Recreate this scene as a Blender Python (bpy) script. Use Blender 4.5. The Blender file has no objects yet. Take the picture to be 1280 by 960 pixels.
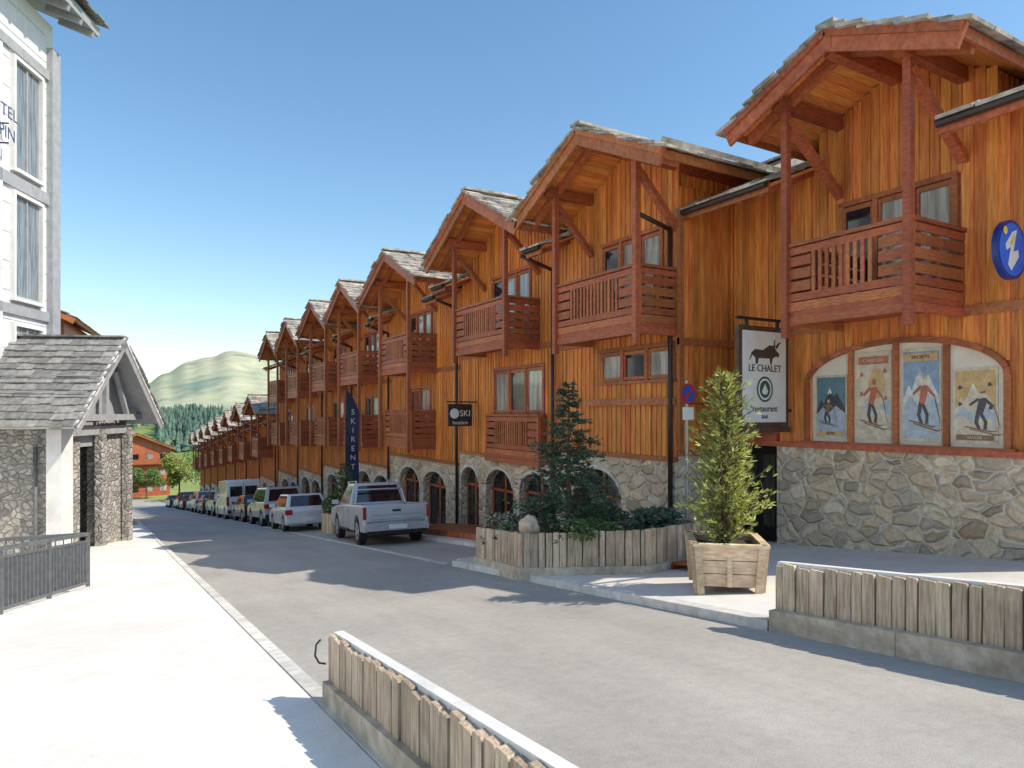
import bpy, bmesh, math, random
from mathutils import Vector, Matrix, noise
random.seed(7)
R=random.uniform
V=Vector
SL=0.106
def gz(y):
    if y<-40: return SL*40
    if y<=115: return -SL*y
    return -SL*115-0.03*min(y-115,135)

# ------------------------------------------------------------------ materials
def nt_new(name):
    m=bpy.data.materials.new(name); m.use_nodes=True
    nt=m.node_tree; b=nt.nodes['Principled BSDF']
    return m,nt,b
def N(nt,t,**kw):
    n=nt.nodes.new(t)
    for k,v in kw.items(): setattr(n,k,v)
    return n
def mixc(nt,fac,a,b,blend='MIX'):
    n=N(nt,'ShaderNodeMix',data_type='RGBA',blend_type=blend)
    for i,val in ((0,fac),(6,a),(7,b)):
        if hasattr(val,'links'): nt.links.new(val,n.inputs[i])
        elif isinstance(val,(int,float)): n.inputs[i].default_value=val
        else: n.inputs[i].default_value=(*val[:3],1)
    return n.outputs[2]
def noise_n(nt,vec,scale,detail=4,rough=.6):
    n=N(nt,'ShaderNodeTexNoise'); n.inputs['Scale'].default_value=scale
    n.inputs['Detail'].default_value=min(detail,4); n.inputs['Roughness'].default_value=rough
    nt.links.new(vec,n.inputs['Vector']); return n.outputs['Fac']
def coords(nt,scale=(1,1,1)):
    tc=N(nt,'ShaderNodeTexCoord'); mp=N(nt,'ShaderNodeMapping')
    mp.inputs['Scale'].default_value=scale
    nt.links.new(tc.outputs['Object'],mp.inputs['Vector']); return mp.outputs['Vector']
def ramp(nt,fac,stops):
    r=N(nt,'ShaderNodeValToRGB'); e=r.color_ramp.elements
    while len(e)<len(stops): e.new(.5)
    for i,(p,c) in enumerate(stops):
        e[i].position=p; e[i].color=(*c,1) if len(c)==3 else c
    nt.links.new(fac,r.inputs['Fac']); return r.outputs['Color']
def bumpn(nt,b,h,strength=.3,dist=.02):
    n=N(nt,'ShaderNodeBump'); n.inputs['Strength'].default_value=strength; n.inputs['Distance'].default_value=dist
    nt.links.new(h,n.inputs['Height']); nt.links.new(n.outputs['Normal'],b.inputs['Normal'])
def M(name,c1,c2=None,rough=.7,scale=(1,1,1),ns=5,bump=.2,isl=0.0,metal=0,spec=.4,dirt=0,lo=.35,hi=.65,dsc=(1,1,1),hue=.01):
    m,nt,b=nt_new(name)
    c2=c2 or c1
    v=coords(nt,scale); f=noise_n(nt,v,ns,3)
    col=ramp(nt,f,[(lo,c1),(hi,c2)])
    if isl:
        g=N(nt,'ShaderNodeNewGeometry'); mr=N(nt,'ShaderNodeMapRange')
        mr.inputs['To Min'].default_value=1-isl; mr.inputs['To Max'].default_value=1+isl*.8
        nt.links.new(g.outputs['Random Per Island'],mr.inputs['Value'])
        h=N(nt,'ShaderNodeHueSaturation'); nt.links.new(mr.outputs['Result'],h.inputs['Value']); nt.links.new(col,h.inputs['Color'])
        mr2=N(nt,'ShaderNodeMapRange'); mr2.inputs['To Min'].default_value=.5-hue; mr2.inputs['To Max'].default_value=.5+hue
        ml=N(nt,'ShaderNodeMath',operation='FRACT'); m2=N(nt,'ShaderNodeMath',operation='MULTIPLY'); m2.inputs[1].default_value=17.3
        nt.links.new(g.outputs['Random Per Island'],m2.inputs[0]); nt.links.new(m2.outputs[0],ml.inputs[0]); nt.links.new(ml.outputs[0],mr2.inputs['Value'])
        nt.links.new(mr2.outputs['Result'],h.inputs['Hue'])
        col=h.outputs['Color']
    if dirt:
        f2=noise_n(nt,coords(nt,dsc),.9,4,.7)
        d=ramp(nt,f2,[(.4,(1,1,1)),(.72,(1-dirt,)*3)])
        col=mixc(nt,1.0,col,d,'MULTIPLY')
    nt.links.new(col,b.inputs['Base Color'])
    b.inputs['Roughness'].default_value=rough; b.inputs['Metallic'].default_value=metal
    b.inputs['Specular IOR Level'].default_value=spec
    if bump>.15: bumpn(nt,b,f,bump,.02)
    return m
wood_v=M('wood_boards',(.66,.195,.042),(.94,.37,.085),.55,(10,10,.6),3,.25,isl=.22,dirt=.38,dsc=(2.2,2.2,.35),hue=.010)
wood_r=M('wood_beams',(.38,.11,.042),(.55,.18,.07),.5,(3,3,3),4,.12,isl=.2,dirt=.3)
wood_red=M('wood_balcony',(.34,.095,.040),(.54,.165,.062),.5,(2,2,9),4,.12,isl=.25,dirt=.3)
wood_s=M('wood_soffit',(.68,.23,.055),(.90,.36,.10),.55,(.8,9,3),4,.12,isl=.2)
dark=M('dark_opening_and_shade',(.012,.010,.009),None,.8,bump=0)  # near-black: door leaf, openings, and painted shade in plank gaps and doorway
def stone_mat(name,sc,pal,mortar,bs=.9):
    m,nt,b=nt_new(name)
    tc=coords(nt); nz=N(nt,'ShaderNodeTexNoise'); nz.inputs['Scale'].default_value=2.2; nt.links.new(tc,nz.inputs['Vector'])
    vm=N(nt,'ShaderNodeVectorMath',operation='MULTIPLY_ADD'); nt.links.new(nz.outputs['Color'],vm.inputs[0])
    vm.inputs[1].default_value=(.28,.28,.28); nt.links.new(tc,vm.inputs[2])
    mp=N(nt,'ShaderNodeMapping'); mp.inputs['Scale'].default_value=(1,.8,1.25); nt.links.new(vm.outputs[0],mp.inputs['Vector'])
    v1=N(nt,'ShaderNodeTexVoronoi',feature='DISTANCE_TO_EDGE'); v1.inputs['Scale'].default_value=sc
    v2=N(nt,'ShaderNodeTexVoronoi',feature='F1'); v2.inputs['Scale'].default_value=sc
    nt.links.new(mp.outputs[0],v1.inputs['Vector']); nt.links.new(mp.outputs[0],v2.inputs['Vector'])
    sp=N(nt,'ShaderNodeSeparateColor'); nt.links.new(v2.outputs['Color'],sp.inputs[0])
    n=len(pal); col=ramp(nt,sp.outputs[0],[(i/(n-1),c) for i,c in enumerate(pal)])
    f=noise_n(nt,tc,11,4,.75); col=mixc(nt,.6,col,ramp(nt,f,[(.3,(.42,.37,.32)),(.7,(1.15,1.12,1.08))]),'MULTIPLY')
    e=ramp(nt,v1.outputs['Distance'],[(.015,(0,0,0)),(.055,(1,1,1))])
    col=mixc(nt,e,mortar,col); nt.links.new(col,b.inputs['Base Color']); b.inputs['Roughness'].default_value=.9
    e2=ramp(nt,v1.outputs['Distance'],[(0,(0,0,0)),(.16,(1,1,1))])
    ad=N(nt,'ShaderNodeMath',operation='MULTIPLY_ADD'); nt.links.new(f,ad.inputs[0]); ad.inputs[1].default_value=.45; nt.links.new(e2,ad.inputs[2])
    bumpn(nt,b,ad.outputs[0],bs,.06)
    return m
stone=stone_mat('stone_masonry',3.4,[(.50,.37,.24),(.84,.68,.47),(.58,.49,.39),(.92,.78,.57),(.44,.36,.28),(.88,.70,.48),(.68,.55,.40)],(.80,.70,.55),.85)
stone_g=stone_mat('stone_grey',4.5,[(.36,.34,.31),(.54,.51,.47),(.30,.29,.27),(.64,.61,.56)],(.32,.30,.28))
slate=M('stone_slates',(.30,.27,.23),(.60,.54,.46),.85,(1,1,1),5,.4,isl=.35,dirt=.35)
slate_g=M('slates_grey',(.20,.195,.185),(.33,.32,.30),.8,(1,1,1),6,.12,isl=.3,dirt=.25)
weath=M('weathered_planks',(.46,.33,.22),(.76,.61,.44),.8,(14,14,1.0),3,.5,isl=.26,dirt=.5)
weath2=M('planter_box_wood',(.60,.42,.26),(.82,.64,.43),.75,(3,3,12),3,.3,isl=.18,dirt=.4)
cap=M('pale_cap',(.76,.73,.68),(.84,.82,.77),.8,ns=9,bump=.3,dirt=.2)
conc=M('planter_base_concrete',(.50,.40,.29),(.70,.60,.46),.9,ns=7,bump=.5,dirt=.45)
kerbm=M('kerb_stone',(.64,.61,.55),(.80,.77,.71),.85,ns=8,bump=.12,isl=.12,dirt=.3)
soil=M('soil',(.05,.035,.022),(.10,.07,.045),1,ns=20,bump=.8)
white=M('white_paint',(.74,.73,.70),(.82,.81,.78),.6,ns=3,bump=.05)
cream=M('cream_render',(.74,.67,.54),(.84,.77,.64),.8,ns=4,bump=.1)
metal_d=M('dark_metal',(.03,.03,.032),(.05,.05,.052),.45,ns=8,bump=.05,metal=.3)
rail_g=M('railing_grey',(.11,.115,.12),(.16,.165,.17),.5,ns=8,bump=.05)
pipe=M('brown_pipe',(.035,.022,.018),(.05,.032,.025),.4,ns=6,bump=.05)
grey_wall=M('grey_render',(.66,.665,.67),(.76,.765,.77),.75,(6,6,.5),2,.1,dirt=.15)
grey_tr=M('grey_trim',(.32,.325,.33),(.40,.405,.41),.6,ns=4,bump=.05)
light_tr=M('light_trim',(.76,.74,.70),(.83,.81,.78),.7,ns=4,bump=.1,dirt=.2)
def glass_mat(name,a,b_,t=.5):
    m,nt,b=nt_new(name)
    g=N(nt,'ShaderNodeNewGeometry'); col=ramp(nt,g.outputs['Random Per Island'],[(0,a),(t,a),(t+.1,b_),(1,b_)])
    v=coords(nt,(1,4,.3)); f=noise_n(nt,v,2.5,2); col=mixc(nt,1.0,col,ramp(nt,f,[(.35,(.5,.5,.5)),(.6,(1.1,1.1,1.1))]),'MULTIPLY')
    nt.links.new(col,b.inputs['Base Color']); b.inputs['Roughness'].default_value=.06
    b.inputs['Specular IOR Level'].default_value=.9
    bumpn(nt,b,noise_n(nt,coords(nt),1.5,1),.05,.02)
    return m
glass=glass_mat('window_glass',(.02,.022,.026),(.40,.38,.33),.45)
glass_d=glass_mat('shop_glass',(.015,.015,.018),(.04,.035,.03),.6)
glass2=glass_mat('window_glass_grey',(.24,.26,.27),(.34,.36,.37))
carglass=M('car_glass',(.012,.014,.016),None,.04,bump=0,spec=.9)
def flat(name,c,r_=.5): return M(name,c,tuple(min(1,x*1.12) for x in c),r_,ns=6,bump=0)

# ------------------------------------------------------------------ mesh builder
class MB:
    def __init__(s,tf=None): s.v=[];s.f=[];s.m=[];s.tf=tf
    def add(s,vs,fs,m=0):
        n=len(s.v)
        if s.tf: vs=[s.tf(*p) for p in vs]
        s.v+=[tuple(p) for p in vs]
        for f in fs: s.f.append(tuple(i+n for i in f)); s.m.append(m)
    def box(s,x0,x1,y0,y1,z0,z1,m=0):
        s.add([(x0,y0,z0),(x1,y0,z0),(x1,y1,z0),(x0,y1,z0),(x0,y0,z1),(x1,y0,z1),(x1,y1,z1),(x0,y1,z1)],
              [(0,3,2,1),(4,5,6,7),(0,1,5,4),(1,2,6,5),(2,3,7,6),(3,0,4,7)],m)
    def obox(s,c,a,b,d,m=0):
        c=V(c);vs=[]
        for sz in(-1,1):
            for sx,sy in((-1,-1),(1,-1),(1,1),(-1,1)): vs.append(c+a*sx+b*sy+d*sz)
        s.add(vs,[(0,3,2,1),(4,5,6,7),(0,1,5,4),(1,2,6,5),(2,3,7,6),(3,0,4,7)],m)
    def beam(s,p0,p1,w,h,m=0,up=(0,0,1)):
        p0=V(p0);p1=V(p1);d=p1-p0;u=V(up);side=d.cross(u).normalized();u2=side.cross(d).normalized()
        s.obox((p0+p1)/2,d/2,side*w/2,u2*h/2,m)
    def quad(s,a,b,c,d,m=0): s.add([a,b,c,d],[(0,1,2,3)],m)
    def prism(s,pa,pb,m=0):
        n=len(pa); s.add(list(pa)+list(pb),[tuple(range(n)),tuple(range(2*n-1,n-1,-1))]+[(i,(i+1)%n,n+(i+1)%n,n+i) for i in range(n)],m)
    def cyl(s,p0,p1,r0,r1=None,seg=12,m=0):
        r1=r0 if r1 is None else r1
        p0=V(p0);p1=V(p1);d=(p1-p0).normalized();a=d.orthogonal().normalized();b=d.cross(a)
        A=[p0+(a*math.cos(t)+b*math.sin(t))*r0 for t in [2*math.pi*i/seg for i in range(seg)]]
        B=[p1+(a*math.cos(t)+b*math.sin(t))*r1 for t in [2*math.pi*i/seg for i in range(seg)]]
        s.prism(A,B,m)
    def build(s,name,mats,parent=None,smooth=False,bevel=0,recalc=True,inv=True):
        me=bpy.data.meshes.new(name); me.from_pydata(s.v,[],s.f)
        for m in mats: me.materials.append(m)
        me.polygons.foreach_set('material_index',s.m)
        if recalc:
            bm=bmesh.new(); bm.from_mesh(me); bmesh.ops.recalc_face_normals(bm,faces=bm.faces); bm.to_mesh(me); bm.free()
        if smooth: me.polygons.foreach_set('use_smooth',[True]*len(me.polygons))
        o=bpy.data.objects.new(name,me); bpy.context.scene.collection.objects.link(o)
        if parent:
            o.parent=parent
            if inv: o.matrix_parent_inverse=Matrix.Translation(parent.location).inverted()
        if bevel:
            b=o.modifiers.new('Bevel','BEVEL'); b.width=bevel; b.segments=3; b.limit_method='ANGLE'; b.angle_limit=math.radians(35)
        return o
def empty(name,loc,rot=(0,0,0)):
    e=bpy.data.objects.new(name,None); e.location=loc; e.rotation_euler=rot; e.empty_display_size=.3
    bpy.context.scene.collection.objects.link(e); return e
def text(parent,body,loc,size,rotz,mat,name='lettering',align='CENTER',rx=math.pi/2):
    c=bpy.data.curves.new(name,'FONT'); c.body=body; c.size=size; c.align_x=align; c.align_y='CENTER'; c.extrude=.003
    c.materials.append(mat)
    o=bpy.data.objects.new(name,c); bpy.context.scene.collection.objects.link(o); o.location=loc; o.rotation_euler=(rx,0,rotz)
    o.parent=parent; o.matrix_parent_inverse=Matrix.Translation(parent.location).inverted(); return o

# ------------------------------------------------------------------ generic pieces
def slates(mb,R0,A,D,La,Ld,row=.33,wmin=.26,wmax=.62,m=0,th=(.03,.065),jag=.12):
    R0=V(R0);A=V(A).normalized();D=V(D).normalized();Nn=A.cross(D)
    if Nn.z<0: Nn=-Nn
    n=max(1,round(Ld/row)); row=Ld/n
    for i in range(n):
        d=(i+.55)*row; a=-R(0,jag)
        while a<La:
            w=R(wmin,wmax); w=min(w,La-a+.05); t=R(*th)
            if w<.08: break
            Dn=(D+Nn*(.11+R(-.04,.05))).normalized()
            N2=A.cross(Dn); N2=-N2 if N2.z<0 else N2
            mb.obox(R0+A*(a+w/2)+D*(d+R(-.03,.03))+Nn*(.05+t/2),A*(w/2-.008),Dn*(row/2+.06+R(-.02,.04)),N2*t/2,m)
            a+=w
def boards(mb,O,U,Nn,u0,u1,zlo,zhi,ops=(),w=.17,th=.028,m=0):
    O=V(O);U=V(U);Nn=V(Nn);u=u0
    while u<u1-.02:
        bw=min(w,u1-u); uc=u+bw/2
        lo=zlo(uc) if callable(zlo) else zlo; hi=zhi(uc) if callable(zhi) else zhi
        segs=[(lo,hi)]
        for op in ops:
            r=op(uc)
            if r:
                ns=[]
                for a,b in segs:
                    if r[1]<=a or r[0]>=b: ns.append((a,b)); continue
                    if r[0]>a: ns.append((a,r[0]))
                    if r[1]<b: ns.append((r[1],b))
                segs=ns
        t=th+R(-.007,.007)
        for a,b in segs:
            if b-a>.03: mb.obox(O+U*uc+Nn*(t/2+.001)+V((0,0,(a+b)/2)),U*(bw/2-.006),Nn*t/2,V((0,0,(b-a)/2)),m)
        for a,b in segs:
            if b-a>.03 and w>.12: mb.obox(O+U*(u)+Nn*(.038)+V((0,0,(a+b)/2)),U*.022,Nn*.012,V((0,0,(b-a)/2-.004)),m)
        u+=bw
def rect_op(y0,y1,z0,z1): return lambda y:(z0,z1) if y0<y<y1 else None
def arch_op(yc,hw,z0,zs,zc):
    return lambda y:(z0,zs+(zc-zs)*math.sqrt(max(0,1-((y-yc)/hw)**2))) if abs(y-yc)<hw else None
def window(mb,x,y0,y1,z0,z1,n=2,fm=0,gm=1,fw=.09,proud=.075):
    w=(y1-y0)/n
    for i in range(n):
        mb.box(x-.012,x+.01,y0+i*w+.02,y0+(i+1)*w-.02,z0+.02,z1-.02,gm)
        for a in (y0+i*w+fw*.55,y0+(i+1)*w-fw*.55-.045):
            mb.box(x-.045,x+.0,a,a+.045,z0+.03,z1-.03,fm)
        mb.box(x-.043,x+.0,y0+i*w+.09,y0+(i+1)*w-.09,z0+.03,z0+.1,fm); mb.box(x-.043,x,y0+i*w+.09,y0+(i+1)*w-.09,z1-.1,z1-.03,fm)
    mb.box(x-proud,x,y0-fw/2,y1+fw/2,z1,z1+fw,fm); mb.box(x-proud-.03,x,y0-fw/2-.03,y1+fw/2+.03,z0-fw*.7,z0,fm)
    for i in range(n+1):
        c=y0+i*w; mb.box(x-proud+.004,x,c-fw/2,c+fw/2,z0,z1,fm)
def wall_arch(mb,x,y0,y1,zb,zt,ops,depth=.4,m=0,vm=1,gm=2,fm=3,n=14):
    ops=sorted(ops); y=y0
    for (yc,hw,zs,zc,sill) in ops:
        mb.quad((x,y,zb),(x,yc-hw,zb),(x,yc-hw,zt),(x,y,zt),m)
        pts=[]
        for k in range(n+1):
            yy=yc-hw*math.cos(math.pi*k/n); pts.append((yy,zs+(zc-zs)*math.sqrt(max(0,1-((yy-yc)/hw)**2))))
        for k in range(n):
            (a,za),(b,zb2)=pts[k],pts[k+1]
            mb.quad((x,a,za),(x,b,zb2),(x,b,zt),(x,a,zt),m); mb.quad((x,a,za),(x,b,zb2),(x+depth,b,zb2),(x+depth,a,za),m)
            if 1<=k<n-1:
                a1=pts[k];b1=pts[k+1]; a2=(a1[0],a1[1]+.11); b2=(b1[0],b1[1]+.11); e_=.012
                mb.prism([(x-.03,a1[0]+.004,a1[1]+e_),(x-.03,b1[0]-.004,b1[1]+e_),(x-.03,b2[0]-.004,b2[1]),(x-.03,a2[0]+.004,a2[1])],[(x+.02,a1[0]+.004,a1[1]+e_),(x+.02,b1[0]-.004,b1[1]+e_),(x+.02,b2[0]-.004,b2[1]),(x+.02,a2[0]+.004,a2[1])],vm)
        for e in(-1,1):
            mb.quad((x,yc+e*hw,zb),(x+depth,yc+e*hw,zb),(x+depth,yc+e*hw,zs),(x,yc+e*hw,zs),m)
        if sill>zb:
            mb.box(x+.002,x+depth,yc-hw,yc+hw,zb,sill,m)
        gx=x+.28
        mb.add([(gx,yc-hw,sill),(gx,yc+hw,sill)]+[(gx,p[0],p[1]) for p in reversed(pts)],[tuple(range(n+3))],gm)
        for yy in (yc-hw+.04,yc,yc+hw-.04): mb.box(gx-.05,gx-.003,yy-.035,yy+.035,sill,zs+(zc-zs)*(.98 if abs(yy-yc)<.01 else .2),fm)
        mb.box(gx-.05,gx-.004,yc-hw,yc+hw,zs-.04,zs+.04,fm)
        y=yc+hw
    mb.quad((x,y,zb),(x,y1,zb),(x,y1,zt),(x,y,zt),m)
    mb.quad((x,y0,zt),(x,y1,zt),(x+depth,y1,zt),(x+depth,y0,zt),m)
    for yy in (y0,y1): mb.quad((x,yy,zb),(x+depth,yy,zb),(x+depth,yy,zt),(x,yy,zt),m)
def balcony(mb,xb,xf,ya,yb,z,m=0,lm=1):
    mb.box(xf-.02,xb,ya-.02,yb+.02,z-.10,z,m)
    mb.box(xf-.05,xf+.06,ya-.05,yb+.05,z-.24,z-.102,m); mb.box(xf+.06,xb,ya-.05,ya+.05,z-.235,z-.103,m); mb.box(xf+.06,xb,yb-.05,yb+.05,z-.235,z-.103,m)
    def run(p0,p1,nx,ny,solid):
        p0=V(p0);p1=V(p1);d=(p1-p0);L=d.length;u=d/L;n=V((nx,ny,0))
        def hb(z0,z1,t=.03,off=0,a=0,b=None):
            b=L if b is None else b
            c=p0+u*(a+b)/2+n*off; mb.obox((c.x,c.y,z+(z0+z1)/2),u*(b-a)/2,n*t/2,V((0,0,(z1-z0)/2)),m)
        hb(1.12,1.18,.13); hb(.98,1.10,.03,.02); hb(.0,.15,.03,.022); hb(.17,.30,.03,.021)
        if solid:
            hb(.34,.51,.03,.02);hb(.56,.73,.03,.02);hb(.78,.94,.03,.02)
        else:
            e=min(.55,L*.22)
            for (z0,z1) in ((.34,.51),(.56,.73),(.78,.94)):
                hb(z0,z1,.03,.02,0,e); hb(z0,z1,.03,.02,L-e,L)
            k=e+.05
            while k<L-e-.04:
                c=p0+u*k+n*.02; mb.obox((c.x,c.y,z+.64),u*.032,n*.014,V((0,0,.345)),lm); k+=.125
        nn=max(2,int(L/1.2)+1)
        for i in range(nn+1):
            c=p0+u*(L*i/nn)-n*.03; mb.obox((c.x,c.y,z+.56),u*.045,n*.04,V((0,0,.56)),m)
    run((xf,yb,0),(xf,ya,0),-1,0,False)
    run((xf,ya,0),(xb,ya,0),0,-1,True)
    run((xf,yb,0),(xb,yb,0),0,1,True)

def bay(name,y0,y1,yc,hw,tf,bd,oh,zp,ze,zst,zme,meoh,bw,arches,extra=None,levels=2,cores=None,stone_y1=None):
    root=empty(name,(tf,yc,gz(yc)))
    g=gz(y1)-1.0
    XB=tf+9; sl=.42
    wt_=zme+meoh*sl-.10
    core=MB()
    if cores:
        for c in cores: core.box(*c)
    else: core.box(tf+.3,XB,y0+.002,y1-.002,g,zme)
    core.box(tf,tf+.3,y0+.001,y1-.001,zst,wt_)
    dy=hw-.5 if hw<2.3 else min(hw-.35,(y1-y0)/2+.0)
    rise=zp-ze
    ya,yb=max(y0+.004,yc-dy),min(y1-.004,yc+dy)
    zr=lambda y: zp-rise*abs(y-yc)/hw-.05
    core.prism([(tf-.002,ya,zme-.2),(tf-.002,yb,zme-.2),(tf-.002,yb,zr(yb)),(tf-.002,yc,zr(yc)),(tf-.002,ya,zr(ya))],[(tf+6,ya,zme-.2),(tf+6,yb,zme-.2),(tf+6,yb,zr(yb)),(tf+6,yc,zr(yc)),(tf+6,ya,zr(ya))])
    core.build('walls',[wood_r],root)
    st=MB(); wall_arch(st,tf-.10,y0,stone_y1 or y1,g,zst,arches); st.build('stone_base',[stone,kerbm,glass_d,wood_red],root,recalc=False)
    ops=[];wd=MB()
    fl=zp-4.25 if tf<11 else 3.55
    ww=bw*.72
    if tf>11:
        window(wd,tf,yc-.95,yc+1.05,fl+.25,fl+2.05,3); ops.append(rect_op(yc-.97,yc+1.07,fl+.2,fl+2.1))
    else:
        window(wd,tf,yc-ww,yc+ww,fl+.1,fl+2.1,3 if bw>1.3 else 2); ops.append(rect_op(yc-ww,yc+ww,fl+.05,fl+2.12))
    if extra: extra(wd,ops,root)
    bd_=MB()
    def top(y):
        if ya<y<yb: return zr(y)
        return wt_
    bot=zst+.02
    boards(bd_,(tf,0,0),(0,1,0),(-1,0,0),y0,y1,lambda y:bot,top,ops)
    if yc-dy>y0+.3: boards(bd_,(0,ya,0),(1,0,0),(0,-1,0),tf+.02,tf+5,zme,zr(ya)-.02)
    bd_.build('cladding',[wood_v],root)
    wd.box(tf-.13,tf,y0+.003,y1-.003,zst+.001,zst+.10,0)
    for (a,b) in ((y0+.01,yc-bw-.02),(yc+bw+.02,y1-.01)):
        if b-a>.15: wd.box(tf-.065,tf,a,b,fl-.22,fl-.06,0)
    wd.build('windows',[wood_r,glass],root)
    b=MB(); xf=tf-bd
    balcony(b,tf-.03,xf,yc-bw,yc+bw,fl)
    z=fl-2.75
    while z>gz(yc)+2.2 and levels>1 and tf<11 and yc>20:
        balcony(b,tf-.03,xf+.15,yc-bw*.95,yc+bw*.95,z); z-=2.75
    lowpost=fl-.45 if yc<20 else max(gz(yc)+2.4,z+2.4)
    for s_ in(-1,1):
        yy=yc+s_*(bw+.01); zt=zr(yy)-.05
        b.box(xf-.11,xf+.01,yy-.06,yy+.06,lowpost,zt,0)
        b.beam((xf-.04,yy,zt-.35),(tf-.02,yy,zt-1.45),.12,.15,0,(0,1,0))
        b.beam((tf,yy,zt-.1),(tf-oh+.1,yy,zt-.1),.15,.22,0)
    b.beam((tf,yc,zp-.22),(tf-oh+.06,yc,zp-.22),.18,.26,0)
    b.build('balcony',[wood_red,wood_r],root)
    r=MB(); L=math.hypot(hw,rise); x0=tf-oh
    for s_ in(-1,1):
        D=V((0,s_*hw/L,-rise/L)); Nn=V((0,s_*rise/L,hw/L))
        nn=int(L/.16)
        for i in range(nn):
            c=V(((x0+tf+6)/2,yc,zp))+D*((i+.5)*L/nn)
            r.obox(c,V(((tf+6-x0)/2,0,0)),D*(L/nn/2-.003),Nn*.03,1)
        slates(r,(x0-.10,yc,zp),(1,0,0),D,6.2+oh,L+.12,m=0)
        r.beam(V((x0-.03,yc,zp-.12)),V((x0-.03,yc,zp-.12))+D*(L+.05),.06,.34,2,Nn)
        r.beam(V((x0-.08,yc,zp+.00)),V((x0-.08,yc,zp+.00))+D*(L+.07),.05,.13,2,Nn)
        r.beam(V((x0+.45,yc,zp-.14)),V((x0+.45,yc,zp-.14))+D*(L-.05),.10,.2,2,Nn)
        e=V((x0,yc,zp))+D*(L+.01)
        r.beam(e+V((0,0,-.06)),e+V((6+oh,0,-.06)),.05,.16,2)
        e=V((x0+.3,yc,zp))+D*(L-.45)+Nn*.2
        r.beam(e,e+V((4,0,0)),.04,.10,0,Nn)
    r.box(x0-.07,x0+.02,yc-.10,yc+.10,zp-.30,zp+.045,2)
    k=x0-.1
    while k<tf+6:
        w=R(.3,.5); r.obox((k+w/2,yc,zp+.13+R(-.01,.02)),V((w/2,0,0)),V((0,.16,0)),V((0,0,.03)),0); k+=w
    xe=tf-meoh; Dm=V((-1,0,-sl)).normalized(); Nm=V((-sl,0,1)).normalized()
    xr=tf+6; zrg=zme+(xr-xe)*sl
    def mroof(a,bb,xstart,eave=True):
        Ln=(xr-xstart)*math.hypot(1,sl)
        c0=V((xr,(a+bb)/2,zrg))+Dm*(Ln/2)
        r.obox(c0-Nm*.03,V((0,(bb-a)/2,0)),Dm*Ln/2,Nm*.03,1 if eave else 0)
        slates(r,(xr,a,zrg),(0,1,0),Dm,bb-a,Ln+.08,m=0)
        if eave:
            zz=zme
            r.box(xstart-.04,xstart+.01,a,bb,zz-.16,zz+.04,2)
            r.cyl((xstart-.10,a,zz-.02),(xstart-.10,bb,zz-.02),.065,seg=8,m=3)
            k=a+.2
            while k<bb: r.beam((tf,k,zz+(tf-xstart)*sl-.12),(xstart,k,zz-.12),.08,.12,2); k+=.5
    if yc-dy-y0>.2: mroof(y0,yc-dy,xe)
    if y1-yc-dy>.2: mroof(yc+dy,y1,xe)
    mroof(y0+.003,y1-.003,tf+4.5 if zrg>zp-.3 else tf+3.0,False)
    r.prism([(xr,y0,zme-.1),(xr+5,y0,zme-.1),(xr,y0,zrg)],[(xr,y1,zme-.1),(xr+5,y1,zme-.1),(xr,y1,zrg)],0)
    for yy,e in((y0,.02),(y1,-.02)):
        r.add([(tf,yy+e,zme-.1),(xr,yy+e,zme-.1),(xr,yy+e,zrg-.08),(tf,yy+e,wt_)],[(0,1,2,3)],0 if y0>10.4 and y0<10.6 else 2)
    r.build('roof',[slate,wood_s,wood_r,pipe],root,recalc=False)
    p=MB(); p.cyl((tf-.16,y0+.1,zme-.3),(tf-.16,y0+.1,gz(y0)+.1),.05,seg=8)
    p.cyl((tf-.16,y0+.1,zme-.3),(tf-meoh-.08,y0+.2,zme-.02),.05,seg=8)
    p.build('downpipe',[pipe],root,smooth=True)
    return root

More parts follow.
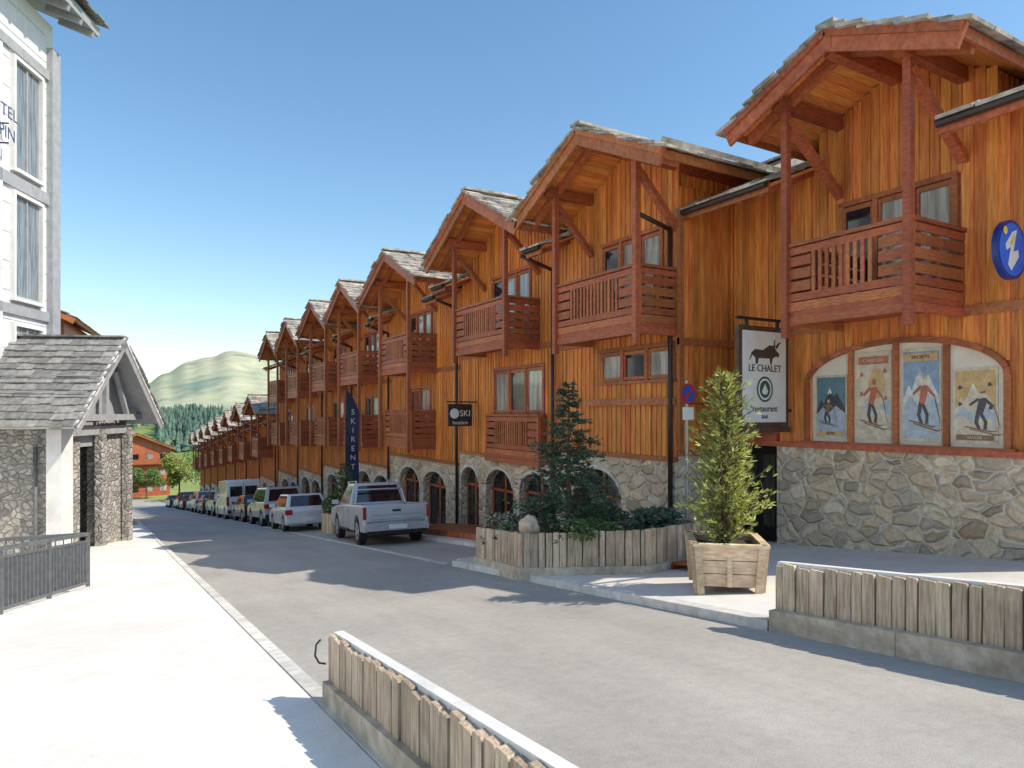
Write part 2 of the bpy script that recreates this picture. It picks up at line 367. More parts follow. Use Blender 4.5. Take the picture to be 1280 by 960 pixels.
# ---- posters
def disc_pts(cx,cy,rx,ry,n=28,a0=0): return [(cx+rx*math.cos(a0+2*math.pi*i/n),cy+ry*math.sin(a0+2*math.pi*i/n)) for i in range(n)]
def pflat(name,c):
    m,nt,b=nt_new(name); f=noise_n(nt,coords(nt),7,4,.7)
    nt.links.new(ramp(nt,f,[(.3,tuple(x*.62 for x in c)),(.62,c)]),b.inputs['Base Color']); b.inputs['Roughness'].default_value=.35; return m
pal=[pflat('ink_cream',(.74,.65,.49)),pflat('ink_sky',(.28,.42,.58)),pflat('ink_dark',(.08,.075,.09)),pflat('ink_snow',(.80,.79,.76)),pflat('ink_red',(.56,.16,.08)),
     pflat('ink_ochre',(.70,.46,.20)),pflat('ink_brown',(.30,.17,.10)),pflat('ink_teal',(.14,.26,.30)),pflat('ink_pale_blue',(.50,.58,.66))]
def poster(root,x,a,b,z0,z1,kind):
    q=MB(); W=b-a;H=z1-z0
    q.box(x-.02,x-.006,a,b,z0,z1,0)
    lay=[0]
    def P(pts,c):
        lay[0]+=1; q.add([(x-.0205-.0007*lay[0],b-u*W,z0+v*H) for u,v in pts],[tuple(range(len(pts)))],c)
    bg,mt,fg,fig,tt={0:(7,2,8,6,5),1:(0,8,0,4,4),2:(1,3,8,4,5),3:(5,0,0,2,6)}[kind]
    P([(.05,.035),(.95,.035),(.95,.965),(.05,.965)],bg)
    if kind!=1:
        P([(.05,.45),(.18,.62),(.27,.55),(.46,.80),(.58,.66),(.68,.72),(.95,.48),(.95,.3),(.05,.3)],mt)
        P([(.38,.70),(.46,.80),(.53,.72),(.49,.70),(.45,.73),(.42,.69)],3 if mt!=3 else 8)
        P([(.05,.38),(.25,.50),(.42,.40),(.66,.52),(.95,.40),(.95,.28),(.05,.28)],8 if mt!=8 else 3)
    else:
        P(disc_pts(.60,.64,.24,.17,20),5); P([(.05,.25),(.3,.42),(.55,.32),(.95,.5),(.95,.2),(.05,.2)],mt)
    P([(.05,.035),(.95,.035),(.95,.28),(.7,.36),(.45,.30),(.2,.38),(.05,.33)],fg)
    ox=.08*(kind-1.5); s=.95 if kind else .7
    T=lambda pts:[(.5+ox+(u-.5)*s*1.2,.40+(v-.42)*s) for u,v in pts]
    P(T([(.42,.44),(.54,.40),(.62,.56),(.58,.64),(.47,.62)]),fig)
    P(T(disc_pts(.56,.69,.050,.037,12)),0 if bg!=0 else 6)
    P(T([(.50,.72),(.60,.735),(.60,.70),(.50,.695)]),tt)
    P(T([(.56,.60),(.74,.50),(.76,.53),(.60,.64)]),fig); P(T([(.47,.60),(.30,.52),(.28,.55),(.46,.64)]),fig)
    P(T([(.42,.45),(.50,.42),(.46,.30),(.52,.20),(.46,.19),(.38,.30)]),2); P(T([(.48,.42),(.55,.42),(.64,.31),(.62,.20),(.56,.21),(.57,.30)]),2)
    P(T([(.20,.235),(.70,.165),(.86,.19),(.70,.185),(.20,.25)]),6); P(T([(.30,.20),(.82,.12),(.96,.15),(.82,.14),(.30,.215)]),6)
    P(T([(.75,.53),(.88,.22),(.89,.22),(.765,.53)]),2)
    if kind in(1,3):
        for (u,v) in((.12,.5),(.8,.45),(.12,.72),(.78,.75)): P([(u,v),(u+.1,v+.01),(u+.07,v+.05),(u+.02,v+.05)],2 if kind==3 else 4)
    P([(.08,.86),(.92,.86),(.92,.945),(.08,.945)] if kind in(1,2) else [(.08,.05),(.92,.05),(.92,.12),(.08,.12)],tt if tt!=fg else 2)
    q.build('poster',pal,root,recalc=False)
    zt=z0+(.902 if kind in(1,2) else .085)*H
    text(root,['ALPES','CHAMOIS','SPORTS','SAVOIE'][kind],(x-.037,(a+b)/2,zt),H*.055,-math.pi/2,pal[0] if tt in(4,6) else pal[2],'poster_title')
def g1_extra(wd,ops,root):
    yc,hw,z0,zs,zc=6.86,1.73,1.24,2.38,3.04
    ops.append(arch_op(yc,hw,z0-.02,zs,zc))
    p=MB(); x=11.8
    n=20; pts=[(yc-hw*math.cos(math.pi*k/n)) for k in range(n+1)]
    arc=[(y,zs+(zc-zs)*math.sqrt(max(0,1-((y-yc)/hw)**2))) for y in pts]
    p.add([(x-.004,yc-hw,z0),(x-.004,yc+hw,z0)]+[(x-.004,a,b) for a,b in reversed(arc)],[tuple(range(n+3))],0)
    for k in range(n):
        p.beam((x-.04,arc[k][0],arc[k][1]),(x-.04,arc[k+1][0],arc[k+1][1]),.09,.10,1,(1,0,0)) if abs(arc[k][0]-arc[k+1][0])+abs(arc[k][1]-arc[k+1][1])>.001 else None
    for s_ in(-1,1): p.box(x-.085,x-.0,yc+s_*hw-.05,yc+s_*hw+.05,z0-.02,zs,1)
    p.box(x-.12,x,yc-hw-.12,yc+hw+.12,z0-.09,z0-.0,1)
    edges=[yc-hw+.06+i*(2*hw-.12)/4 for i in range(5)]
    for e in edges[1:-1]: p.box(x-.07,x-.002,e-.045,e+.045,z0+.001,zs+(zc-zs)*math.sqrt(1-((e-yc)/hw)**2)-.03,1)
    p.build('poster_window',[cream,wood_red],root)
    for i in range(4):
        a,b=edges[i]+.09,edges[i+1]-.09
        poster(root,x,a,b,z0+.05,2.50 if i in(0,3) else 2.88,[3,2,1,0][i])
b1=bay('wooden_chalet',3.6,10.5,6.84,1.98,11.8,1.53,1.95,7.84,6.98,1.10,5.95,1.5,1.06,[],g1_extra,
       cores=[(12.1,20.8,3.602,9.25,-2.5,5.95),(12.1,20.8,9.25,10.498,1.30,5.95),(13.6,20.8,9.25,10.498,-2.5,1.3)],stone_y1=9.27)
r=MB(); r.box(11.68,12.1,9.27,10.49,1.12,1.36,0); r.box(11.72,12.1,10.40,10.49,-1.3,1.12,1); r.box(11.95,12.02,9.28,10.39,-1.5,1.11,1)  # near-black lining puts the doorway's shade into its colour
for q in(9.5,9.95): r.box(11.935,11.949,q,q+.3,-.6,.9,2)
r.box(11.89,11.93,9.38,9.41,-.2,.2,3)
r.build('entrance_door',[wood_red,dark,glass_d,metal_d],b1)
e=MB(); boards(e,(0,3.6,0),(1,0,0),(0,-1,0),11.8,20.8,1.12,5.9); e.box(11.8,20.8,3.5,3.6,-1.6,1.12,1)
e.build('end_wall',[wood_v,stone],b1)
c=MB(); c.box(13.0,13.5,6.3,6.75,7.4,8.55,0)
for k in range(3): c.box(12.93,13.57,6.23,6.82,8.55+k*.09,8.60+k*.09,1)
c.build('chimney',[slate,slate],b1)

def g2_extra(wd,ops,root):
    window(wd,10.2,10.62,13.1,2.5,3.2,3); ops.append(rect_op(10.6,13.12,2.45,3.24))
    wd.box(10.06,10.2,10.55,13.6,1.95,2.1,0)
def g3_extra(wd,ops,root):
    window(wd,10.2,15.6,18.4,1.75,3.05,3); ops.append(rect_op(15.6,18.42,1.7,3.1))
    b=MB(); balcony(b,10.19,9.95,15.5,18.5,.55); b.build('window_panel',[wood_red,wood_r],root)
def gen_extra(yc,tf,fl,zst):
    def f(wd,ops,root):
        z=fl-2.65
        while z>zst+.1:
            window(wd,tf,yc-.95,yc+.95,z,z+1.9,2); ops.append(rect_op(yc-.97,yc+.97,z-.05,z+1.94)); z-=2.75
    return f
b2=bay('wooden_chalet',10.5,14.9,12.0,2.6,10.2,1.07,1.5,7.87,6.60,.75,5.9,1.0,1.43,[(13.2,.95,-.25,.42,-2.2)],g2_extra)
e=MB(); boards(e,(0,10.5,0),(1,0,0),(0,-1,0),10.2,11.78,2.0,6.5); boards(e,(0,10.5,0),(1,0,0),(0,-1,0),10.2,11.78,.9,1.95,w=.2)
boards(e,(0,10.5,0),(1,0,0),(0,-1,0),10.25,16.0,6.501,6.75)
e.box(10.15,11.75,10.44,10.498,-2.2,.88,1); e.box(10.12,11.77,10.40,10.499,.885,1.0,2); e.box(10.13,11.77,10.41,10.499,3.2,3.34,2); e.box(10.13,10.25,10.42,10.497,1.01,6.0,2)
e.build('side_wall',[wood_v,stone,wood_r],b2)
bay('wooden_chalet',14.9,20.7,17.4,2.8,10.2,1.07,1.5,8.0,6.5,.40,5.85,1.0,1.55,[(15.95,.85,-.5,.08,-2.8),(18.0,.85,-.6,.05,-2.9),(19.95,.65,-.6,.0,-3)],g3_extra)
spec=[(20.7,27.3,24.2,2.95,7.7),(27.3,32.4,29.8,2.55,7.5),(32.4,37.8,35.0,2.7,7.35),(37.8,43.5,40.8,2.6,7.1),(43.5,49.6,46.3,2.7,6.9)]
for (a,b,yc,hw,zp) in spec:
    zst=gz(yc)+2.55; fl=zp-4.25
    bay('wooden_chalet',a,b,yc,hw,10.2,1.07,1.45,zp,zp-1.4,zst,zp-2.1,.95,1.45,[(yc-1.4,1.0,zst-.9,zst-.35,gz(b)-.8),(yc+1.0,1.0,zst-.9,zst-.35,gz(b)-.8)],gen_extra(yc,10.2,fl,zst))
y=50.2
for i in range(8):
    yc=y+3; zp=2.9-(yc-54)*.093; zst=gz(yc)+2.4
    bay('wooden_chalet',y,y+6.1,yc,2.7,10.2,1.0,1.4,zp,zp-1.3,zst,zp-2.0,.95,1.4,[(yc-1.4,.9,zst-.9,zst-.35,gz(yc)-1),(yc+1.2,.9,zst-.9,zst-.35,gz(yc)-1)],gen_extra(yc,10.2,zp-4.25,zst),levels=1)
    y+=6.1

# ------------------------------------------------------------------ left hotel building
def Lf(a,b,z): return (-.95+.407*a+.914*b, 25+.914*a-.407*b, z)
hroot=empty('grey_hotel_building',Lf(0,-3.6,gz(25)))
h=MB(Lf)
h.box(-22,5.6,-16,-3.6,-8,16.6,0)
for (z0,z1) in ((14.35,14.7),(9.62,10.05),(5.2,5.55)): h.box(-22,5.62,-3.6,-3.5,z0,z1,1)
h.box(5.2,5.75,-3.7,-3.38,-5,15.6,1); 
h.box(5.601,5.9,-8,-3.75,-5,12.2,0)
for zz in range(-4,17): h.box(-22,5.19,-3.6,-3.592,zz+.0,zz+.025,1)
for k in range(9):
    a0=3.07-k*3.0
    for (z0,z1) in ((10.3,14.1),(5.8,9.4),(1.2,4.8)):
        h.box(a0,a0+1.59,-3.6,-3.585,z0,z1,2)
        for (aa,ab) in((a0-.12,a0),(a0+1.59,a0+1.71)): h.box(aa,ab,-3.6,-3.44,z0-.12,z1+.12,3)
        h.box(a0,a0+1.59,-3.6,-3.44,z1,z1+.12,3); h.box(a0,a0+1.59,-3.6,-3.40,z0-.12,z0,3)
        h.box(a0+.02,a0+1.57,-3.585,-3.53,z0+.02,z0+.09,1); h.box(a0+.76,a0+.83,-3.585,-3.53,z0+.091,z1-.02,1)
    h.box(a0+2.2,a0+2.34,-3.6,-3.5,-4,14.3,0)
h.build('walls',[grey_wall,grey_tr,glass2,light_tr],hroot)
r=MB(Lf)
D=V((0,1,-.38)).normalized(); 
r.prism([(-22,-2.3,16.75),(-22,-2.3,17.1),(-22,-10,20.2),(-22,-17.6,17.1),(-22,-17.6,16.75),(-22,-10,19.85)],[(6.5,-2.3,16.75),(6.5,-2.3,17.1),(6.5,-10,20.2),(6.5,-17.6,17.1),(6.5,-17.6,16.75),(6.5,-10,19.85)],0)
slates(r,(-22,-10,20.2),(1,0,0),D,28.7,8.4,row=.45,wmin=.4,wmax=.8,m=1)
k=-20
while k<6.4: r.beam((k,-3.6,17.1),(k,-2.35,16.65),.14,.22,0); k+=.9
r.build('roof',[grey_tr,slate_g],hroot,recalc=False)
navy=flat('navy_letters',(.03,.05,.13))
for i,t_ in enumerate(('HOTEL','ALPIN')): text(hroot,t_,Lf(1.45,-3.0,11.7-i*.7),.58,math.radians(66),navy)
sg=MB(Lf)
for aa in(.9,1.9): sg.box(aa-.02,aa+.02,-3.6,-3.02,10.7,10.74,0); sg.box(aa-.02,aa+.02,-3.6,-3.02,11.35,11.39,0)
sg.build('sign_brackets',[metal_d],hroot)
# porch
proot=empty('stone_porch',Lf(3.27,-1,gz(28)))
p=MB(Lf)
zr_,ze_=4.36,1.40
p.box(.75,1.15,-3.6,-1.0,-5,1.9,0)
p.box(1.151,2.3,-1.4,-1.0,-5,1.55,0); p.box(2.301,3.6,-1.35,-1.05,.6,1.54,2); p.box(3.601,5.8,-1.4,-1.0,-5,1.55,0); p.box(5.4,5.8,-3.6,-1.401,-5,1.9,0)
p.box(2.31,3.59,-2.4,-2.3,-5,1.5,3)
p.box(.55,1.25,-1.15,-.7,-5,1.25,1); 
p.box(1.15,5.8,-.98,-.8,1.0,1.3,2); 
for a in(3.2,5.3): p.box(a,a+.35,-.95,-.7,-5,1.2,0)
p.add([(.3,-.95,1.55),(6.2,-.95,1.55),(3.27,-.95,4.1)],[(0,1,2)],2)
p.box(.4,6.1,-.7,-.52,1.5,1.72,4); p.box(3.17,3.37,-.68,-.54,1.72,3.9,4)
p.beam((1.6,-.6,1.7),(2.5,-.6,3.3),.12,.16,4,(0,1,0)); p.beam((4.9,-.6,1.7),(4.0,-.6,3.3),.12,.16,4,(0,1,0))
for s_ in(-1,1):
    Ls=math.hypot(3.27,zr_-ze_); D=V((s_*3.27/Ls,0,-(zr_-ze_)/Ls)); Nn=V((s_*(zr_-ze_)/Ls,0,3.27/Ls))
    p.obox(V((3.27,-1.85,zr_))+D*Ls/2-Nn*.05,V((0,1.85,0)),D*Ls/2,Nn*.05,4)
    p.beam(V((3.27,.02,zr_-.12)),V((3.27,.02,zr_-.12))+D*(Ls+.1),.05,.38,4,Nn)
    p.beam(V((3.27,.06,zr_+.03)),V((3.27,.06,zr_+.03))+D*(Ls+.12),.05,.14,1,Nn)
    slates(p,(3.27,.08,zr_),(0,-1,0),D,3.7,Ls+.12,row=.34,wmin=.3,wmax=.6,m=5,th=(.03,.05))
k=.05
while k>-3.6: p.obox((3.27,k-.2,zr_+.12),V((.17,0,0)),V((0,.2,0)),V((0,0,.03)),5); k-=.41
p.box(-.06,.02,-3.6,0.0,ze_-.12,ze_+.0,1)
for kk in(.9,1.5): p.box(kk-.02,kk+.02,-3.5,-.1,ze_+kk*.905+.22,ze_+kk*.905+.26,4)
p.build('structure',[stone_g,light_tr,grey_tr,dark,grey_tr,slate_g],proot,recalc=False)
dp=MB(Lf); dp.cyl((0,-.9,ze_-.1),(0,-1.1,ze_-.3),.06,seg=8); dp.cyl((0,-1.1,ze_-.3),(.62,-1.5,.7),.06,seg=8); dp.cyl((.62,-1.5,.75),(.62,-1.5,-4),.06,seg=8)
dp.build('downpipe',[rail_g],proot,smooth=True)

# railing
fr=MB()
P0=V((-3.5,7.6,0));P1=V((-.38,15.0,0)); dd=(P1-P0);Lr=dd.length;u=dd/Lr
def gp(k,z,off=0): 
    q=P0+u*k; n=V((u.y,-u.x,0)); q=q+n*off; return V((q.x,q.y,gz(q.y)+.05+z))
fr.beam(gp(0,1.06),gp(Lr,1.06),.07,.06); fr.beam(gp(0,.93),gp(Lr,.93),.04,.04); fr.beam(gp(0,.16),gp(Lr,.16),.05,.05)
k=0
while k<=Lr+.01:
    fr.beam(gp(k,0),gp(k,1.08),.07,.07,0,(1,0,0)); k+=Lr/6
k=.1
while k<Lr: fr.beam(gp(k,.16),gp(k,.93),.055,.02,0,(u.x,u.y,0)); k+=.115
P2=V((-2.2,15.8,0)); a=gp(Lr,1.06); a2=V((P2.x,P2.y,gz(P2.y)+1.1)); fr.beam(a,a2,.07,.06); fr.beam(a-V((0,0,.9)),a2-V((0,0,.9)),.05,.05)
for i in range(1,14): 
    q=a.lerp(a2,i/14); fr.beam(q,q-V((0,0,.9)),.05,.02,0,(1,0,0))
fr.build('metal_railing',[rail_g])
kb=MB(); kb.beam(gp(0,-.02,.12),gp(Lr,-.02,.12),.32,.2,0); kb.build('railing_kerb',[cap])

# ------------------------------------------------------------------ ground, road, pavements
m,nt,b=nt_new('terrain_grass'); v=coords(nt); f=noise_n(nt,v,.05,4,.7); f2=noise_n(nt,v,2,4)
c_=ramp(nt,f,[(.35,(.17,.24,.05)),(.6,(.32,.37,.10))]); nt.links.new(mixc(nt,.3,c_,ramp(nt,f2,[(.3,(.5,.5,.5)),(.7,(1,1,1))]),'MULTIPLY'),b.inputs['Base Color']); b.inputs['Roughness'].default_value=.95
grass=m
g=MB(); ys=[-400,-40]+[-40+5*i for i in range(1,32)]+[160,250,500]; xs=[-500,-60,-20,0,20,60,500]
for i in range(len(ys)-1):
    for j in range(len(xs)-1):
        g.add([(xs[j],ys[i],gz(ys[i])-.004),(xs[j+1],ys[i],gz(ys[i])-.004),(xs[j+1],ys[i+1],gz(ys[i+1])-.004),(xs[j],ys[i+1],gz(ys[i+1])-.004)],[(0,1,2,3)])
g.build('ground',[grass])
m,nt,b=nt_new('asphalt'); v=coords(nt)
f1=noise_n(nt,v,95,3,.85); f2=noise_n(nt,coords(nt,(1.0,.10,1)),1.3,4,.65); f3=noise_n(nt,v,.45,4,.6); f4=noise_n(nt,v,9,4,.7)
c_=ramp(nt,f2,[(.3,(.40,.37,.33)),(.7,(.50,.465,.415))]); c_=mixc(nt,.6,c_,ramp(nt,f1,[(.28,(.55,.55,.55)),(.72,(1.25,1.25,1.25))]),'MULTIPLY')
c_=mixc(nt,.6,c_,ramp(nt,f3,[(.35,(.84,.84,.84)),(.65,(1.1,1.1,1.08))]),'MULTIPLY')
c_=mixc(nt,.35,c_,ramp(nt,f4,[(.35,(.75,.75,.75)),(.6,(1.1,1.1,1.1))]),'MULTIPLY')
nt.links.new(c_,b.inputs['Base Color']); b.inputs['Roughness'].default_value=.8; bumpn(nt,b,f1,.45,.012)
asph=m
def paving(name,c1,c2):
    m,nt,b=nt_new(name); v=coords(nt); f=noise_n(nt,v,.55,4,.65); f2=noise_n(nt,v,55,3,.75); f3=noise_n(nt,v,5,4,.75)
    c_=ramp(nt,f,[(.35,c1),(.65,c2)]); c_=mixc(nt,.45,c_,ramp(nt,f2,[(.3,(.78,.78,.78)),(.7,(1.1,1.1,1.1))]),'MULTIPLY')
    c_=mixc(nt,.35,c_,ramp(nt,f3,[(.3,(.82,.79,.74)),(.55,(1.02,1.02,1.02))]),'MULTIPLY')
    nt.links.new(c_,b.inputs['Base Color']); b.inputs['Roughness'].default_value=.9; bumpn(nt,b,f2,.4,.012); return m
pav_l=paving('concrete_pavement',(.76,.72,.66),(.88,.85,.79)); pav_r=paving('pavement_right',(.60,.57,.51),(.76,.73,.67))
road=MB(); 
def strip(mb,x0,x1,y0,y1,dz,m=0,step=5):
    y=y0
    while y<y1-.01:
        yn=min(y+step,y1); mb.quad((x0,y,gz(y)+dz),(x1,y,gz(y)+dz),(x1,yn,gz(yn)+dz),(x0,yn,gz(yn)+dz),m); y=yn
strip(road,1.3,8.2,-40,115,.0)
n=14
for i in range(n):
    a0=math.pi/2*i/n;a1=math.pi/2*(i+1)/n; cx,cy=-8,115
    def pt(r_,a): 
        x=cx+r_*math.cos(a);y=cy+r_*math.sin(a)
        return (x,y,gz(y)+.01)
    road.quad(pt(9.3,a0),pt(16.2,a0),pt(16.2,a1),pt(9.3,a1))
road.build('road',[asph])
def slab(mb,x0,x1,y0,y1,top,thick=.4,m=0,step=5,cut=None):
    y=y0
    while y<y1-.01:
        yn=min(y+step,y1); za,zb=gz(y)+top,gz(yn)+top
        mb.add([(x0,y,za),(x1,y,za),(x1,yn,zb),(x0,yn,zb),(x0,y,za-thick),(x1,y,za-thick),(x1,yn,zb-thick),(x0,yn,zb-thick)],
               [(0,1,2,3),(0,4,5,1),(2,6,7,3),(0,3,7,4),(1,2,6,5)],m); y=yn
pl=MB(); slab(pl,-16,1.42,-30,45,.045); pl.build('pavement',[pav_l],recalc=False)
pr=MB(); slab(pr,6.18,13.9,-30,12.6,.10); slab(pr,8.15,10.6,12.6,104,.10); pr.build('pavement',[pav_r],recalc=False)
kl=MB(); y=-12
while y<60:
    slab(kl,1.43,1.56,y+.003,y+.997,.055); y+=1
kl.build('kerb',[kerbm],recalc=False)
kr=MB(); y=4.86
while y<12.5:
    slab(kr,5.98,6.17,y+.003,min(12.6,y+.997),.11); y+=1
y=13
while y<100:
    slab(kr,7.98,8.14,y+.003,y+.997,.11); slab(kr,5.98,6.12,y+.003,y+.997,.008); y+=1
kr.build('kerb',[kerbm],recalc=False)
sp=MB(); slab(sp,6.18,8.13,12.61,12.8,.11); sp.build('kerb',[kerbm],recalc=False)

# ------------------------------------------------------------------ planters
def plank_line(mb,p0,p1,z0,z1,th=.05,w=.135,m=0,jit=.02,follow=True,yref=None):
    p0=V((*p0,0));p1=V((*p1,0));d=p1-p0;L=d.length;u=d/L;n=V((u.y,-u.x,0));k=0
    while k<L-.03:
        bw=min(w+R(-.03,.03),L-k); c=p0+u*(k+bw/2); g0=gz(c.y) if follow else gz(yref)
        hh=z1+R(-jit,jit)*.5; t=th/2+R(-.010,.012)
        tl=R(-.012,.012); hw_=bw/2-.007
        prof=[(-hw_,z0),(hw_,z0),(hw_,hh-.012),(hw_-.01,hh),(-hw_+.01,hh),(-hw_,hh-.012)]
        A=[(c.x+u.x*(q+tl*z)+n.x*t,c.y+u.y*(q+tl*z)+n.y*t,g0+z) for q,z in prof]
        B=[(c.x+u.x*(q+tl*z)-n.x*t,c.y+u.y*(q+tl*z)-n.y*t,g0+z) for q,z in prof]
        mb.prism(A,B,m); k+=bw
def low_barrier(name,x0,x1,ya,yb,face,h=.62):
    mb=MB()
    y=ya
    while y<yb-.01:
        yn=min(y+1.5,yb); slab(mb,x0,x1,y+.003,yn-.003,.22,.5,1,step=2); y=yn
    xm=face
    plank_line(mb,(xm,ya+.02),(xm,yb-.02),.20,h,m=0,jit=.035)
    slab(mb,xm+.035,xm+.085,ya+.02,yb-.06,h-.03,h-.22,3,step=30)  # black backing strip, painted shade for the gaps between planks
    mb.box(xm-.02,xm+.10,yb-.05,yb,gz(yb)+.18,gz(yb)+h-.01,0)
    y=ya
    while y<yb-.01:
        yn=min(y+2.1,yb+.02); slab(mb,xm+.028,xm+.105,y+.003,yn-.003,h+.022,.045,2,step=3); y=yn
    return mb.build(name,[weath,conc,cap,dark],recalc=True)
low_barrier('plank_barrier',1.46,1.70,-3,5.5,1.53,.575)
hk=MB()
pts=[V((1.50,5.54,gz(5.5)+.34)),V((1.45,5.56,gz(5.5)+.35)),V((1.42,5.57,gz(5.5)+.41)),V((1.43,5.57,gz(5.5)+.50)),V((1.46,5.55,gz(5.5)+.54))]
for i in range(4): hk.cyl(pts[i],pts[i+1],.008,seg=6)
hk.build('metal_hook',[metal_d])
low_barrier('plank_barrier',5.99,6.50,-4,4.85,6.12,.69)
poly=[(6.2,11.9),(5.95,9.75),(7.37,8.35),(9.0,8.6),(9.1,11.3),(7.6,12.3)]
pp=MB(); cen=V((7.4,10.2))
for i in range(len(poly)):
    a,b_=poly[i],poly[(i+1)%len(poly)]
    plank_line(pp,a,b_,.1,.80,m=0,w=.13)
    A=V(a);B=V(b_); A2=A+(A-cen).normalized()*.09;B2=B+(B-cen).normalized()*.09
    A3=A-(A-cen).normalized()*.12;B3=B-(B-cen).normalized()*.12
    top=.23
    pp.prism([(*A2,gz(A2.y)-.1),(*B2,gz(B2.y)-.1),(*B2,gz(B2.y)+top),(*A2,gz(A2.y)+top)],[(*A3,gz(A3.y)-.1),(*B3,gz(B3.y)-.1),(*B3,gz(B3.y)+top),(*A3,gz(A3.y)+top)],1)
pp.add([(p_[0],p_[1],gz(p_[1])+.68) for p_ in poly],[tuple(range(6))],2)
pp.build('wooden_planter',[weath,conc,soil])
tx,ty=7.15,6.5; g0=gz(6.3)+.10
rot=math.radians(-40)
def T(x,y,z): return (tx+x*math.cos(rot)-y*math.sin(rot),ty+x*math.sin(rot)+y*math.cos(rot),g0+z)
tb=MB(T); hb_=.43
for s_ in range(4):
    a=s_*math.pi/2; U=V((math.cos(a),math.sin(a),0));Nn=V((math.sin(a),-math.cos(a),0))
    for j in range(3):
        zz=.10+j*.175; fl_=hb_*(.90+.05*j)
        tb.obox(Nn*fl_+V((0,0,zz+.085)),U*(fl_-.0),Nn*.02,V((0,0,.082))+Nn*.01,0)
    tb.obox(Nn*hb_*1.04+V((0,0,.645)),U*(hb_*1.08),Nn*.05,V((0,0,.02)),0)
    for e_ in(-1,1):
        c0=Nn*(hb_*.9+.03)+U*e_*(hb_*.9-.03); c1=Nn*(hb_*1.0+.035)+U*e_*(hb_-.03)
        tb.beam(c0,c1+V((0,0,.625)),.09,.05,0,tuple(Nn))
    tb.obox(Nn*(hb_*.93+.035)+V((0,0,.36)),U*.03,Nn*.015,V((0,0,.25)),0)
tb.box(-.39,.39,-.39,.39,.45,.57,1)
tb.build('wooden_tub_planter',[weath2,soil])

# ------------------------------------------------------------------ vegetation
def leaf_mat(name,c1,c2,c3,tr=.3):
    m,nt,b=nt_new(name); g=N(nt,'ShaderNodeNewGeometry')
    col=ramp(nt,g.outputs['Random Per Island'],[(0,c1),(.5,c2),(1,c3)])
    f=noise_n(nt,coords(nt),3.5,2); col=mixc(nt,.6,col,ramp(nt,f,[(.35,(.5,.5,.5)),(.65,(1.2,1.2,1.2))]),'MULTIPLY')
    nt.links.new(col,b.inputs['Base Color']); b.inputs['Roughness'].default_value=.6
    t=N(nt,'ShaderNodeBsdfTranslucent'); nt.links.new(col,t.inputs['Color'])
    ms=N(nt,'ShaderNodeMixShader'); ms.inputs[0].default_value=tr
    nt.links.new(b.outputs[0],ms.inputs[1]); nt.links.new(t.outputs[0],ms.inputs[2])
    nt.links.new(ms.outputs[0],nt.nodes['Material Output'].inputs['Surface']); return m
nd_l=leaf_mat('needles_light',(.30,.37,.07),(.54,.58,.15),(.76,.74,.28),.4)
nd_d=leaf_mat('needles_dark',(.045,.09,.055),(.095,.155,.085),(.18,.24,.13),.25)
lf=leaf_mat('leaves',(.07,.13,.03),(.13,.21,.05),(.22,.30,.08),.3)
lf_y=leaf_mat('leaves_yellow',(.14,.2,.03),(.27,.32,.06),(.42,.44,.10),.35)
flw=leaf_mat('flowers',(.6,.55,.55),(.6,.25,.3),(.8,.75,.7),.3)
bark=M('bark',(.10,.07,.045),(.18,.13,.09),.95,(6,6,1),6,.5)
def conifer(name,x,y,zb,h,rad,nmat,levels,nb,up,ncl,nl,nw,droop=0,pw=.8,seed=1,bare=.06,irr=.25,clump=.07):
    rr=random.Random(seed); U_=rr.uniform; mb=MB()
    mb.cyl((x,y,zb-.1),(x,y,zb+h*.97),.035+h*.012,.006,8,1)
    for i in range(levels):
        t=bare+(1-bare)*(i/levels)**.95; z=zb+h*t; L0=rad*(1-t)**pw*min(1,.55+t*4)+.05
        n=max(3,int(nb*(1-.45*t))); lv=U_(1-irr*.8,1+irr*.6); ph=U_(0,6.28)
        for k in range(n):
            a=2*math.pi*(k/n)+ph+U_(-.35,.35); L=L0*U_(1-irr*1.5,1+irr)*lv
            d=V((math.cos(a),math.sin(a),up+U_(-.15,.2))).normalized()
            p0=V((x,y,z+U_(-.04,.04))); tip=p0+d*L+V((0,0,-droop*L*L))
            mid=(p0+tip)/2+V((0,0,droop*L*L*.25))
            mb.beam(p0,mid,.014,.014,1); mb.beam(mid,tip,.008,.008,1)
            nc=max(4,int(ncl*(L/rad+.35)))
            for c in range(nc):
                f=(c+U_(.1,1))/nc; f=.15+.87*f
                q=(p0.lerp(mid,f*2) if f<.5 else mid.lerp(tip,f*2-1))+V((U_(-1,1),U_(-1,1),U_(-.7,.5)))*clump*L/(rad+.1)*2*f
                bd_=(d*.8+V((U_(-1,1),U_(-1,1),U_(-.3,.9 if up>.2 else .4)))*.75).normalized()
                for j in range(4):
                    nd=(bd_+V((U_(-1,1),U_(-1,1),U_(-1,1)))*.55).normalized(); s=nd.orthogonal().normalized()*nw*U_(.7,1.3)
                    e=q+nd*nl*U_(.6,1.25); mm=q.lerp(e,.5)
                    mb.add([q,mm+s,e,mm-s],[(0,1,2,3)],0)
    return mb.build(name,[nmat,bark],recalc=False)
conifer('potted_pine_tree',tx,ty,g0+.5,2.38,.64,nd_l,32,9,.75,11,.10,.011,seed=3,pw=.55,bare=.02,irr=.30,clump=.06)
conifer('spruce_tree',7.25,10.3,gz(10.3)+.62,2.85,1.08,nd_d,26,8,.08,20,.11,.013,droop=.20,seed=12,pw=1.0,bare=.05,irr=.26,clump=.10)
